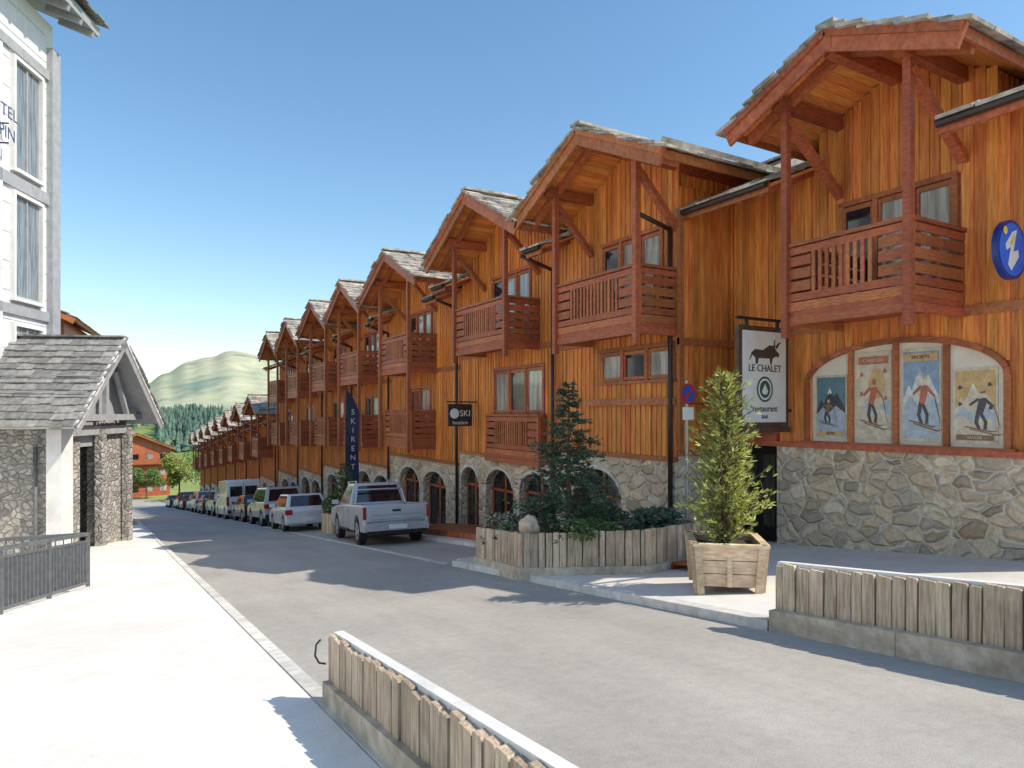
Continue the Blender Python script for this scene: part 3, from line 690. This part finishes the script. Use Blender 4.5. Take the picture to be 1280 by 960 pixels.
def bush(name,cx,cy,cz,rx,ry,rz,n,mats,s=.05,seed=1,fl=0,obj=True,mb=None):
    rr=random.Random(seed); mb2=mb or MB()
    cl=[(V((rr.uniform(-.7,.7)*rx,rr.uniform(-.7,.7)*ry,rr.uniform(-.3,.7)*rz)),rr.uniform(.3,.6)) for _ in range(9)]
    for i in range(n):
        c,r_=rr.choice(cl); d=V((rr.gauss(0,1),rr.gauss(0,1),rr.gauss(0,1))).normalized()
        q=V((cx,cy,cz))+c+V((d.x*rx,d.y*ry,d.z*rz))*r_*rr.uniform(.5,1.05)
        a=V((rr.gauss(0,1),rr.gauss(0,1),rr.gauss(0,1))).normalized(); b_=a.orthogonal().normalized()*s*.5
        a=a*s*rr.uniform(.6,1.2)
        mb2.add([q-a,q+b_,q+a,q-b_],[(0,1,2,3)],1 if rr.random()<fl else 0)
    if mb: return
    return mb2.build(name,mats,recalc=False)
bush('flower_bush',6.45,11.2,gz(11.2)+.85,.35,.6,.24,2400,[lf,flw],.04,2,.3)
bush('shrub',6.9,9.3,gz(9.3)+.8,.5,.5,.18,1800,[lf,flw],.04,4,.03)
bush('shrub',8.3,9.2,gz(9.2)+.85,.6,.5,.2,1800,[nd_d,flw],.05,5,.0)
bush('shrub',8.3,10.8,gz(10.8)+.9,.6,.7,.3,2000,[lf,flw],.05,6,.1)
bm=bmesh.new(); bmesh.ops.create_icosphere(bm,subdivisions=4,radius=1)
for v_ in bm.verts:
    v_.co=V((v_.co.x*.17,v_.co.y*.2,v_.co.z*.22))*(1+.25*noise.noise(v_.co*1.4))
me=bpy.data.meshes.new('boulder'); bm.to_mesh(me); bm.free(); me.materials.append(M('boulder_stone',(.52,.38,.25),(.74,.58,.42),.9,ns=9,bump=.5))
for p_ in me.polygons: p_.use_smooth=True
o=bpy.data.objects.new('boulder',me); o.location=(6.22,10.0,gz(10)+.86); bpy.context.scene.collection.objects.link(o)
q=MB(); 
for (a,b_) in (((6.9,24.6),(6.9,26.0)),((6.9,24.6),(7.9,24.6)),((7.9,24.6),(7.9,26.0)),((6.9,26),(7.9,26))): plank_line(q,a,b_,0,.7)
q.add([(6.9,24.6,gz(24.6)+.6),(7.9,24.6,gz(24.6)+.6),(7.9,26,gz(26)+.6),(6.9,26,gz(26)+.6)],[(0,1,2,3)],1)
q.build('wooden_planter',[weath,soil]); bush('shrub',7.4,25.3,gz(25.3)+1.0,.6,.8,.5,3000,[lf,flw],.06,8,.12)
conifer('small_tree',7.5,25.2,gz(25.2)+.6,2.0,.6,lf,14,7,.3,8,.12,.016,seed=9)
te=MB(); 
y=13.2
while y<21: te.add([(8.35,y,gz(y)+.26),(9.95,y,gz(y)+.26),(9.95,y+.14,gz(y+.14)+.26),(8.35,y+.14,gz(y+.14)+.26),(8.35,y,gz(y)+.08),(9.95,y,gz(y)+.08),(9.95,y+.14,gz(y+.14)+.08),(8.35,y+.14,gz(y+.14)+.08)],[(0,1,2,3),(0,4,5,1),(2,6,7,3),(0,3,7,4),(1,2,6,5)],0); y+=.15
te.build('wooden_terrace',[wood_red])
sk=MB()
for j in range(6): sk.obox((8.0+j*.11,8.0-j*.02,gz(8)+.2),V((.05,0,0)),V((0,.42,-.042)),V((0,0,.02)),0)
for j in(-.35,.35): sk.obox((8.27,8.0+j,gz(8+j)+.14),V((.34,0,0)),V((0,.04,0)),V((0,0,.045)),0)
sk.build('wooden_pallet',[wood_red])

# ------------------------------------------------------------------ signs
def sdisc(mb,cx,cz,rx,rz,y,m,n=26): mb.add([(p_[0],y,p_[1]) for p_ in disc_pts(cx,cz,rx,rz,n)],[tuple(range(n))],m)
ink=flat('sign_ink',(.07,.05,.04)); ys_=9.0
sr=empty('hanging_restaurant_sign',(10.94,ys_,2.5))
s=MB()
s.box(10.22,11.66,ys_-.04,ys_+.04,1.50,3.46,0)
s.box(10.32,11.56,ys_-.052,ys_-.041,1.60,3.36,1)
def sp_(pts,m,o): s.add([(10.94+u*.5,ys_-.055-.001*o,2.45+v*.5) for u,v in pts],[tuple(range(len(pts)))],m)
sp_([(-.78,.98),(-.55,1.12),(-.1,1.1),(.25,1.3),(.55,1.28),(.66,1.1),(.85,.98),(.8,.86),(.6,.86),(.45,.78),(.38,.55),(.30,.55),(.28,.78),(-.35,.78),(-.42,.55),(-.52,.55),(-.55,.8),(-.72,.9)],2,1)
sp_([(.6,1.25),(.78,1.42),(.95,1.44),(.82,1.34),(.70,1.16)],2,2); sp_([(.5,1.27),(.52,1.48),(.62,1.56),(.58,1.42),(.60,1.25)],2,3); sp_([(-.74,1.0),(-.9,.7),(-.85,.7),(-.7,.92)],2,4)
sp_(disc_pts(0,-.42,.46,.50),3,1); sp_(disc_pts(0,-.42,.38,.42),1,2); sp_(disc_pts(0,-.42,.30,.34),3,3)
sp_([(-.18,-.5),(0,-.2),(.18,-.5),(.10,-.62),(-.10,-.62)],1,4)
s.box(10.2,11.68,ys_-.07,ys_+.07,1.40,1.50,0)
s.beam((10.2,ys_,3.6),(11.8,ys_,3.6),.05,.05,4); s.box(11.66,11.8,ys_-.02,ys_+.02,1.8,1.86,4)
s.box(10.45,10.5,ys_-.02,ys_+.02,3.46,3.6,4);s.box(11.35,11.4,ys_-.02,ys_+.02,3.46,3.6,4)
s.build('panel',[M('sign_frame',(.08,.045,.03),(.13,.08,.05),.5),white,ink,flat('sign_green',(.04,.10,.075)),metal_d],sr)
text(sr,'LE CHALET',(10.94,ys_-.06,2.64),.19,0,ink); text(sr,'restaurant',(10.94,ys_-.06,1.86),.17,0,ink); text(sr,'BAR',(10.94,ys_-.06,1.70),.10,0,ink)
ds=empty('door_sign',(11.58,9.9,1.5)); s=MB(); s.box(11.55,11.62,9.35,10.4,1.42,1.70,0); s.build('panel',[M('sgn2',(.10,.045,.03),None,.5)],ds)
text(ds,'RESTAURANT',(11.545,9.87,1.56),.15,-math.pi/2,cream)
s=MB(); 
s.cyl((11.25,4.86,4.15),(11.25,4.94,4.15),.43,seg=40,m=0); s.cyl((11.25,4.852,4.15),(11.25,4.859,4.15),.38,seg=40,m=1)
s.add([(11.36,4.848,4.45),(11.22,4.848,4.40),(11.02,4.848,4.20),(11.06,4.848,4.12),(11.18,4.848,4.18),(11.10,4.848,3.92),(11.20,4.848,3.84),(11.42,4.848,4.06),(11.40,4.848,4.16),(11.26,4.848,4.12)],[tuple(range(10))],2)
s.add([(p_[0],4.845,p_[1]) for p_ in disc_pts(11.02,4.40,.06,.06,14)],[tuple(range(14))],4)
s.add([(11.28,4.846,4.38),(11.15,4.846,4.22),(11.20,4.846,4.2),(11.32,4.846,4.33)],[(0,1,2,3)],4)
s.box(11.6,11.8,4.88,4.92,4.12,4.18,3)
s.build('round_wall_sign',[flat('blue_rim',(.01,.04,.22),.3),flat('blue_face',(.02,.14,.70),.25),white,metal_d,flat('sign_yellow',(.8,.6,.05),.4)])
hs=empty('hanging_shop_sign',(9.55,19.57,1.7)); s=MB(); s.box(9.15,9.98,19.55,19.6,1.35,2.05,0); s.box(9.1,10.2,19.56,19.59,2.1,2.14,0)
sdisc(s,9.36,1.75,.16,.16,19.545,1); s.build('panel',[metal_d,white],hs); text(hs,'SKI',(9.73,19.54,1.75),.28,0,white); text(hs,'location',(9.56,19.54,1.46),.17,0,white)
def round_sign(name,x,y,zc,r_=.2):
    s=MB(); s.cyl((x,y+.03,gz(y)),(x,y+.03,zc+.25),.03,seg=8,m=0)
    s.cyl((x,y-.012,zc),(x,y-.003,zc),r_,seg=28,m=1); s.cyl((x,y-.02,zc),(x,y-.0125,zc),r_*.8,seg=28,m=2)
    s.obox((x,y-.024,zc),V((r_*.6,0,r_*.6)),V((0,.002,0)),V((-.02,0,.02)),1)
    s.box(x-.14,x+.14,y-.012,y-.002,zc-.50,zc-.26,3)
    s.build(name,[M('pole',(.35,.35,.36),None,.4,bump=0,metal=.6),flat('sign_red',(.5,.02,.02)),flat('sign_blue',(.02,.08,.4)),white])
round_sign('no_parking_sign',9.55,9.6,2.15)
bx,by=7.95,26.5; gb=gz(by)+.9; fb=empty('feather_banner',(bx,by,gb)); s=MB(); s.cyl((bx,by,gb-.9),(bx,by,gb+4.6),.025,.012,8,0)
n=16; pa=[]
for i in range(n+1):
    t=i/n; z=gb+.9+3.7*t; w=.5*(1-max(0,(t-.75))**1.5*6)+.02*math.sin(t*9); w=max(w,.05)
    pa.append(((bx+.02,by,z),(bx+.02+w,by-.05+.06*math.sin(t*7),z-.12)))
for i in range(n): s.quad(pa[i][0],pa[i][1],pa[i+1][1],pa[i+1][0],1)
s.build('flag',[metal_d,M('banner_navy',(.015,.02,.06),(.03,.035,.09),.7,ns=2,bump=.1)],fb,recalc=False)
for i,ch in enumerate('SKIRENT'): text(fb,ch,(bx+.27,by-.09,gb+3.7-i*.36),.30,0,kerbm)

# ------------------------------------------------------------------ vehicles
tyre=M('tyre',(.018,.018,.018),(.03,.03,.03),.85,ns=20,bump=.2)
rim=M('rim',(.42,.42,.43),(.5,.5,.5),.35,ns=6,bump=0,metal=.7)
blackp=M('black_plastic',(.02,.02,.021),(.03,.03,.03),.6,ns=15,bump=.1)
redl=M('tail_lamp',(.42,.015,.012),None,.15,bump=0); head=M('head_lamp',(.7,.72,.74),None,.1,bump=0); plate=M('number_plate',(.75,.74,.7),None,.4,bump=0)
chrome=M('bumper_metal',(.55,.56,.57),(.62,.62,.63),.25,ns=5,bump=0,metal=.8)
paints={}
def paint(c):
    if c not in paints:
        m,nt,b=nt_new('car_paint'); v=coords(nt); f=noise_n(nt,v,2,3); 
        col=ramp(nt,f,[(.35,tuple(x*.85 for x in c)),(.65,c)]); nt.links.new(col,b.inputs['Base Color'])
        b.inputs['Roughness'].default_value=.32; b.inputs['Metallic'].default_value=.3; b.inputs['Coat Weight'].default_value=.8; b.inputs['Coat Roughness'].default_value=.06; paints[c]=m
    return paints[c]
def inset(mb,P,u0,u1,v0,v1,off,m,sgn):
    a,b,c,d=[V(p) for p in P]; n=(b-a).cross(d-a).normalized()
    if n.y*sgn<0: n=-n
    def q(u,v): return a.lerp(b,u).lerp(d.lerp(c,u),v)
    pts=[q(u0,v0),q(u1,v0),q(u1,v1),q(u0,v1)]
    mb.prism([p+n*off for p in pts],[p-n*.01 for p in pts],m)
wh=[]
def car(name,kind,x,y,col,yaw=0.0):
    S={'hatch':(4.0,1.7,1.46,.92,.31,1.25),'suv':(4.6,1.84,1.78,1.08,.36,1.38),'sedan':(4.5,1.76,1.44,.92,.32,1.35),'van':(5.1,1.95,2.35,1.25,.35,1.6),'pickup':(5.2,1.86,1.76,1.10,.38,1.6)}
    L,W,H,B,wr,wb=S[kind]; h=L/2; w=W/2
    root=empty(name,(x,y,gz(y)+.008),(0,math.atan(SL),math.pi/2+yaw))
    def outline(top):
        lo=.26 if kind!='pickup' and kind!='suv' else .38
        ar=wr+.07
        def arch(cx):
            a0=math.asin((lo-wr)/ar); n=12
            return [(cx+ar*math.cos(a0+(math.pi-2*a0)*(1-i/n)),wr+ar*math.sin(a0+(math.pi-2*a0)*(1-i/n))) for i in range(n+1)]
        return [(-h+.05,lo)]+arch(-wb)+arch(wb)+[(h-.05,lo)]+top
    body=MB()
    def ext(poly,ya,yb,m=0): body.prism([(px,ya,pz) for px,pz in poly],[(px,yb,pz) for px,pz in poly],m)
    gl=MB(); tr=MB()
    P=paint(col)
    def inset2(mb,a,b,c,d,u0,u1,v0,v1,dirx):
        n=(b-a).cross(d-a).normalized()
        if n.x*dirx<0: n=-n
        def q(u,v): return a.lerp(b,u).lerp(d.lerp(c,u),v)
        pts=[q(u0,v0),q(u1,v0),q(u1,v1),q(u0,v1)]; mb.prism([p+n*.006 for p in pts],[p-n*.02 for p in pts],0)
    def green(xr,xf,xrt,xft,zb,zt,wt,splits=(.33,.66)):
        wb_=w-.035
        bt=[(xr,-wb_,zb),(xf,-wb_,zb),(xf,wb_,zb),(xr,wb_,zb)]; tp=[(xrt,-wt,zt),(xft,-wt,zt),(xft,wt,zt),(xrt,wt,zt)]
        body.prism(bt,tp,0)
        us=[.05]+list(splits)+[.93]
        for sgn in(-1,1):
            A=(xr,sgn*wb_,zb);Bq=(xf,sgn*wb_,zb);C=(xft,sgn*wt,zt);Dq=(xrt,sgn*wt,zt)
            for i in range(len(us)-1): inset(gl,(A,Bq,C,Dq),us[i]+.012,us[i+1]-.012,.07,.86,.006,0,sgn)
        inset2(gl,V((xr,-wb_,zb)),V((xr,wb_,zb)),V((xrt,wt,zt)),V((xrt,-wt,zt)),.09,.91,.10,.86,-1)
        inset2(gl,V((xf,-wb_,zb)),V((xf,wb_,zb)),V((xft,wt,zt)),V((xft,-wt,zt)),.06,.94,.06,.92,1)
    if kind=='pickup':
        side=outline([(h,.5),(h,.85),(h-.12,1.0),(h-1.35,1.10),(-.45,1.12),(-.50,1.12),(-h+.03,1.13),(-h,.62)])
        mid=outline([(h,.5),(h,.85),(h-.12,1.01),(h-1.35,1.12),(-.45,1.13),(-.47,.72),(-h+.1,.72),(-h+.03,.62)])
        ext(side,w-.12,w);ext(side,-w,-w+.12);ext(mid,-w+.121,w-.121)
        body.box(-h-.0,-h+.06,-w+.10,w-.10,.66,1.12,0)
        green(-.50,h-1.25,-.32,h-2.05,1.10,H,w-.22,splits=(.42,))
        tr.box(-h-.13,-h+.0,-w+.05,w-.05,.42,.62,3); tr.box(-h-.135,-h-.131,-.26,.26,.46,.58,4)
        tr.box(-h-.05,-h+.0,-w+.10,w-.10,.32,.419,1)
        tr.box(-h-.012,-h+.0,-.12,.12,.93,.99,1)
        for zz in(.72,.84): tr.box(-h-.004,-h+.0,-w+.2,w-.2,zz,zz+.008,1)
        for e_ in(-1,1):
            tr.box(-h-.012,-h+.10,-w-.006 if e_<0 else w-.07,-w+.07 if e_<0 else w+.006,.74,1.08,0)
            tr.box(-.45,1.0,w-.02 if e_>0 else -w-.04,w+.04 if e_>0 else -w+.02,.36,.42,1)
        tr.box(-.3,1.0,-w+.28,-w+.31,H+.04,H+.07,3); tr.box(-.3,1.0,w-.31,w-.28,H+.04,H+.07,3)
        for xx in(-.25,.95):
            for e_ in(-1,1): tr.box(xx-.03,xx+.03,e_*(w-.295)-.02,e_*(w-.295)+.02,H-.02,H+.045,3)
        for e_ in(-1,1): tr.cyl((-.75,e_*(w-.16),1.1),(-.62,e_*(w-.25),1.55),.03,seg=8,m=3)
        tr.cyl((-.62,-w+.25,1.55),(-.62,w-.25,1.55),.03,seg=8,m=3)
        seams=[-.47,.42,1.25]
    elif kind=='van':
        ext(outline([(h,.45),(h-.02,.85),(h-.25,1.05),(h-.75,1.25),(h-1.35,H-.25),(h-1.65,H-.03),(-h+.15,H),(-h+.02,H-.25),(-h,.45)]),-w,w)
        for e_ in(-1,1):
            gl.prism([(h-1.0,e_*(w+.004),1.28),(h-1.95,e_*(w+.004),1.28),(h-1.95,e_*(w+.004),1.95),(h-1.32,e_*(w+.004),1.95)],[(h-1.0,e_*(w-.02),1.28),(h-1.95,e_*(w-.02),1.28),(h-1.95,e_*(w-.02),1.95),(h-1.32,e_*(w-.02),1.95)],0)
            gl.box(-h-.012,-h+.03,.08 if e_>0 else -w+.2,w-.2 if e_>0 else -.08,1.35,1.95,0)
            tr.box(-h-.014,-h+.05,-w-.004 if e_<0 else w-.14,-w+.14 if e_<0 else w+.004,.8,1.35,0)
        inset2(gl,V((h-.78,-w+.05,1.29)),V((h-.78,w-.05,1.29)),V((h-1.33,w-.12,H-.3)),V((h-1.33,-w+.12,H-.3)),.04,.96,.03,.97,1)
        tr.box(-h-.05,-h+.02,-w+.04,w-.04,.35,.55,1); tr.box(-h-.016,-h,-.25,.25,.8,.92,4); tr.box(-h-.013,-h-.0,-.012,.012,.56,2.15,1)
        seams=[h-2.0,h-.95,0.0]
    else:
        fh=B-.10
        top=[(h,.5),(h-.02,.66),(h-.14,fh-.05),(h-1.0,B),(-h+.12,B+.04),(-h+.0,B-.12),(-h,.45)]
        ext(outline(top),-w,w)
        if kind=='sedan': green(-h+.65,h-1.05,-h+1.2,h-1.85,B+.0,H,w-.2,splits=(.5,))
        else: green(-h+.10,h-.98,-h+(.5 if kind=='hatch' else .35),h-1.75,B+.0,H,w-.2,splits=(.3,.63))
        tr.box(-h-.05,-h+.05,-w+.03,w-.03,.33,.55,1 if kind=='suv' else 5); tr.box(-h-.056,-h-.0505,-.25,.25,.42,.52,4)
        for e_ in(-1,1):
            tr.box(-h-.015,-h+.14,(w-.26) if e_>0 else -w-.006,(w+.006) if e_>0 else -w+.26,B-.26,B-.06,0)
        seams=[h-1.1,.05,-h+1.1]
    for e_ in(-1,1):
        a_,b_=(w-.002,w+.003) if e_>0 else (-w-.003,-w+.002)
        for sx in seams: tr.box(sx-.006,sx+.006,a_,b_,.45,B-.03,1)
        for sx in seams[:2]: tr.box(sx+.12 if kind!='pickup' else sx+.08,sx+.28 if kind!='pickup' else sx+.24,min(e_*w,e_*(w+.03)),max(e_*w,e_*(w+.03)),B-.17,B-.13,5)
        tr.box(h-1.35,h-1.22,min(e_*(w-.02),e_*(w+.17)),max(e_*(w-.02),e_*(w+.17)),B+.02,B+.16,5)
        tr.box(h-.22,h+.004,(w-.42) if e_>0 else -w+.03,(w-.03) if e_>0 else -w+.42,B-.36,B-.22,2)
        for wx in(-wb,wb):
            yo=e_*(w-.01);yi=e_*(w-.23)
            wh.append((root,wx,yi,yo,wr,e_))
    tr.box(-h+.4,h-.4,-w+.26,w-.26,.24,.6,1); tr.box(h-.02,h+.012,-.45,.45,.45,.62,1)
    bo=body.build('body',[P],root,bevel=.045,inv=False,smooth=True)
    gl.build('glass',[carglass],root,inv=False)
    tr.build('trim',[redl,blackp,head,chrome,plate,P],root,bevel=.008,inv=False)
    wm=MB()
    for (_,wx,yi,yo,r_,e_) in wh:
        wm.cyl((wx,yi,r_),(wx,yo-e_*.03,r_),r_,seg=28,m=0); wm.cyl((wx,yo-e_*.03,r_),(wx,yo,r_),r_,r_-.03,seg=28,m=0)
        wm.cyl((wx,yo,r_),(wx,yo+e_*.008,r_),r_*.66,r_*.62,seg=24,m=1)
        for k in range(5):
            a=2*math.pi*k/5; wm.cyl((wx+math.cos(a)*r_*.40,yo+e_*.006,r_+math.sin(a)*r_*.40),(wx+math.cos(a)*r_*.40,yo+e_*.0105,r_+math.sin(a)*r_*.40),r_*.13,seg=8,m=2)
    wm.build('wheels',[tyre,rim,blackp],root,inv=False)
    wh.clear()
    wn=bo.modifiers.new('wn','WEIGHTED_NORMAL'); wn.keep_sharp=False
    return root
car('pickup_truck','pickup',7.15,20.6,(.54,.545,.55),math.radians(-6))
car('parked_car','hatch',6.75,29.2,(.74,.74,.72),math.radians(-2))
car('parked_car','suv',6.9,34.6,(.47,.475,.48))
car('parked_car','sedan',6.9,40.2,(.03,.032,.036))
car('parked_van','van',6.9,46.2,(.80,.80,.78))
car('parked_car','suv',6.9,52.5,(.40,.52,.62))
cs=[('hatch',(.06,.06,.065)),('suv',(.6,.6,.6)),('sedan',(.2,.21,.22)),('hatch',(.25,.03,.03)),('suv',(.04,.045,.05)),('hatch',(.6,.6,.6)),('sedan',(.05,.05,.06)),('hatch',(.35,.36,.37))]
for i,(k_,c_) in enumerate(cs): car('parked_car',k_,6.8+.1*(i%3),58.5+i*5.6,c_)

# ------------------------------------------------------------------ distance
def chalet(name,cx,cy,w_,d_,zb,ze,zp,rot,floors):
    ca,sa=math.cos(rot),math.sin(rot)
    def T(x,y,z): return (cx+x*ca-y*sa,cy+x*sa+y*ca,z)
    root=empty(name,(cx,cy,zb)); mb=MB(T)
    mb.box(-w_,w_,-d_,d_,zb,ze,0); mb.prism([(-w_,-d_,ze-.01),(w_,-d_,ze-.01),(0,-d_,zp)],[(-w_,d_,ze-.01),(w_,d_,ze-.01),(0,d_,zp)],0)
    mb.build('walls',[wood_r],root)
    r=MB(T); L=math.hypot(w_+.8,zp-ze)
    for s_ in(-1,1):
        D=V((s_*(w_+.8),0,-(zp-ze)-.3)).normalized(); Nn=V((-s_*D.z,0,abs(D.x))).normalized()
        c0=V((0,0,zp+.15))+D*L/2; r.obox(c0,D*L/2,V((0,d_+.9,0)),Nn*.1,0)
        slates(r,(0,-d_-1,zp+.2),(0,1,0),D,2*d_+2,L,row=.5,wmin=.4,wmax=.9,m=2)
        r.beam(V((0,-d_-.95,zp)),V((0,-d_-.95,zp))+D*L,.06,.35,1,Nn)
    r.build('roof',[wood_r,wood_r,slate],root,recalc=False)
    f=MB(T)
    for k in range(floors):
        z=ze-2.6-k*2.8
        if z<zb: break
        n=max(2,int(w_))
        for i in range(n):
            xx=-w_+(i+.5)*2*w_/n
            f.box(xx-.5,xx+.5,-d_-.05,-d_,z+.1,z+1.6,1)
            f.box(xx-.6,xx+.6,-d_-.09,-d_,z+1.6,z+1.72,0)
        f.box(-w_+.3,w_-.3,-d_-1.0,-d_,z-.2,z-.08,0); f.box(-w_+.3,w_-.3,-d_-1.05,-d_-1.0,z-.1,z+.75,0)
        for i in range(n):
            yy=-d_+(i+.5)*2*d_/n
            for sx in(-1,1): f.box(min(sx*w_,sx*(w_+.05)),max(sx*w_,sx*(w_+.05)),yy-.5,yy+.5,z+.1,z+1.6,1)
    f.build('balconies',[wood_red,glass],root)
chalet('distant_chalet',-5.6,56,3.6,5,-8,7.6,9.5,math.radians(-6),5)
chalet('distant_chalet',2.5,140,5.5,6,-14,-4.5,-2.0,math.radians(10),3)
chalet('distant_chalet',-12,150,7,6,-14,-5,-2.0,math.radians(25),3)

def fz(az,r_):
    t=min(1,max(0,(r_-210)/150)); t=t*t*(3-2*t)
    return -16+t*(10.5+3*math.sin(az*.25)+2*noise.noise(V((az*.2,r_*.01,3))))
fh=MB(); azs=[-12+1.5*i for i in range(60)]; rs=[200+15*i for i in range(22)]
for i in range(len(azs)-1):
    for j in range(len(rs)-1):
        q=[]
        for (a,r_) in((azs[i],rs[j]),(azs[i+1],rs[j]),(azs[i+1],rs[j+1]),(azs[i],rs[j+1])):
            q.append((r_*math.sin(math.radians(a)),r_*math.cos(math.radians(a)),fz(a,r_)))
        fh.quad(*q)
fh.build('hillside',[grass],smooth=True,recalc=False)
ft=MB(); rr=random.Random(4)
for i in range(900):
    if i<420: a=rr.uniform(3.0,6.0)
    elif i<700: a=rr.uniform(6,16)
    else: a=rr.uniform(-12,70)
    r_=rr.uniform(262,400); x=r_*math.sin(math.radians(a));y=r_*math.cos(math.radians(a)); z=fz(a,r_)
    if noise.noise(V((x*.03,y*.03,0)))>.15 and i>=420: continue
    H_=rr.uniform(4.5,9.5); w_=H_*.2
    for k in range(4):
        z0=z+H_*(.08+.22*k); z1=min(z+H_,z0+H_*.42); rad=w_*(1-.2*k); n=7; o0=rr.random()*6
        ring=[(x+rad*rr.uniform(.7,1.15)*math.cos(o0+2*math.pi*j/n),y+rad*rr.uniform(.7,1.15)*math.sin(o0+2*math.pi*j/n),z0+rr.uniform(-.3,.3)) for j in range(n)]
        ft.add(ring+[(x,y,z1)],[(j,(j+1)%n,n) for j in range(n)])
ft.build('distant_forest',[M('forest_green',(.09,.15,.12),(.14,.22,.15),.9,ns=.05,bump=0,isl=.3)],recalc=False)
ep=[(-60,.05),(-30,.04),(-5,.02),(0,.025),(2,.036),(3.5,.052),(5,.064),(6.5,.070),(8,.077),(10,.073),(14,.06),(25,.07),(45,.06),(80,.05),(120,.04)]
def elev(a):
    for (a0,e0),(a1,e1) in zip(ep,ep[1:]):
        if a0<=a<=a1: t=(a-a0)/(a1-a0); t=t*t*(3-2*t); return e0+(e1-e0)*t
    return .04
mt=MB(); azs=[]; a=-60
while a<=120: azs.append(a); a+=(.25 if -3<a<16 else 1.5)
rs=[430+40*i for i in range(26)]; grid=[]
for a in azs:
    row=[]
    for r_ in rs:
        t=(r_-430)/700; t2=1-abs(1-min(2,t)); t2=max(0,t2); t2=t2*t2*(3-2*t2)
        n_=noise.fractal(V((a*.16,r_*.004,1)),1.0,2.0,6)
        z=-18+(1.8+1130*elev(a)+18)*t2+n_*13*t2*(1-.55*t2); row.append((r_*math.sin(math.radians(a)),r_*math.cos(math.radians(a)),z))
    grid.append(row)
vs=[p for row in grid for p in row]; nr=len(rs)
mt.add(vs,[(i*nr+j,(i+1)*nr+j,(i+1)*nr+j+1,i*nr+j+1) for i in range(len(azs)-1) for j in range(nr-1)])
m,nt,b=nt_new('mountain_meadow_haze'); v=coords(nt); f=noise_n(nt,v,.012,4,.6); f2=noise_n(nt,v,.05,4,.7)
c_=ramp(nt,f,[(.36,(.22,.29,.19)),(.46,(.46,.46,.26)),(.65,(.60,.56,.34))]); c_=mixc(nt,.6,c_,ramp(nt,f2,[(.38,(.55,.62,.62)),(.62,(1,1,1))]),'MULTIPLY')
c_=mixc(nt,.15,c_,(.50,.58,.64)); nt.links.new(c_,b.inputs['Base Color']); b.inputs['Roughness'].default_value=1; b.inputs['Specular IOR Level'].default_value=0  # pale blue blended into the base colour as painted distance haze
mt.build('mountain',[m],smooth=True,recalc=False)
def leafy(name,x,y,zb,h,r_,mat,seed,n=2200):
    rr=random.Random(seed); mb=MB(); mb.cyl((x,y,zb),(x,y,zb+h*.6),.16,.07,8,1)
    for k in range(6):
        a=rr.uniform(0,6.28); mb.cyl((x,y,zb+h*rr.uniform(.3,.5)),(x+math.cos(a)*r_*.6,y+math.sin(a)*r_*.6,zb+h*rr.uniform(.6,.85)),.06,.02,6,1)
    b2=MB(); bush('',x,y,zb+h*.62,r_,r_,h*.42,n,[],.22,seed,0,mb=b2); k0=len(mb.v)
    mb.v+=b2.v; mb.f+=[tuple(i+k0 for i in f_) for f_ in b2.f]; mb.m+=b2.m
    mb.build(name,[mat,bark],recalc=False)
leafy('deciduous_tree',8.2,106,gz(106),7,2.2,lf_y,1); leafy('deciduous_tree',-.4,62,gz(62),4.2,1.4,lf_y,2); leafy('deciduous_tree',-.8,75,gz(75),5,1.6,lf,3)
leafy('deciduous_tree',13,118,gz(118),8,3,lf,4); leafy('deciduous_tree',5,128,gz(128),5,2.4,lf,6)
leafy('deciduous_tree',0.2,90,gz(90),4,1.5,lf_y,7)

# ------------------------------------------------------------------ light, sky, camera
sc=bpy.context.scene
w=bpy.data.worlds.new('World'); sc.world=w; w.use_nodes=True; nt=w.node_tree
sky=nt.nodes.new('ShaderNodeTexSky'); sky.sky_type='NISHITA'; sky.sun_disc=False
sd=V((.72,-.69,0)).normalized(); el=math.radians(46)
sky.sun_elevation=el; sky.sun_rotation=math.atan2(sd.x,sd.y); sky.air_density=1.15; sky.dust_density=.4; sky.ozone_density=1.6; sky.altitude=0
hsn=nt.nodes.new('ShaderNodeHueSaturation'); hsn.inputs['Saturation'].default_value=1.15; hsn.inputs['Value'].default_value=1.30; hsn.inputs['Hue'].default_value=.495
nt.links.new(sky.outputs[0],hsn.inputs['Color']); nt.links.new(hsn.outputs[0],nt.nodes['Background'].inputs[0]); nt.nodes['Background'].inputs[1].default_value=.15
sl_=bpy.data.lights.new('sun','SUN'); sl_.energy=5.0; sl_.angle=math.radians(.5); sl_.color=(1,.92,.79)
so=bpy.data.objects.new('sun',sl_); sc.collection.objects.link(so); so.location=(30,-30,40)
so.rotation_euler=V((sd.x*math.cos(el),sd.y*math.cos(el),math.sin(el))).to_track_quat('Z','Y').to_euler()
cam=bpy.data.cameras.new('camera'); cam.lens=24; cam.sensor_width=36; cam.shift_y=.0273; cam.clip_end=6000; cam.clip_start=.05
co=bpy.data.objects.new('camera',cam); sc.collection.objects.link(co); co.location=(0,0,1.8); co.rotation_euler=(math.pi/2,0,math.radians(-30.4))
sc.camera=co
sc.view_settings.view_transform='Standard'; sc.view_settings.look='None'; sc.view_settings.exposure=0
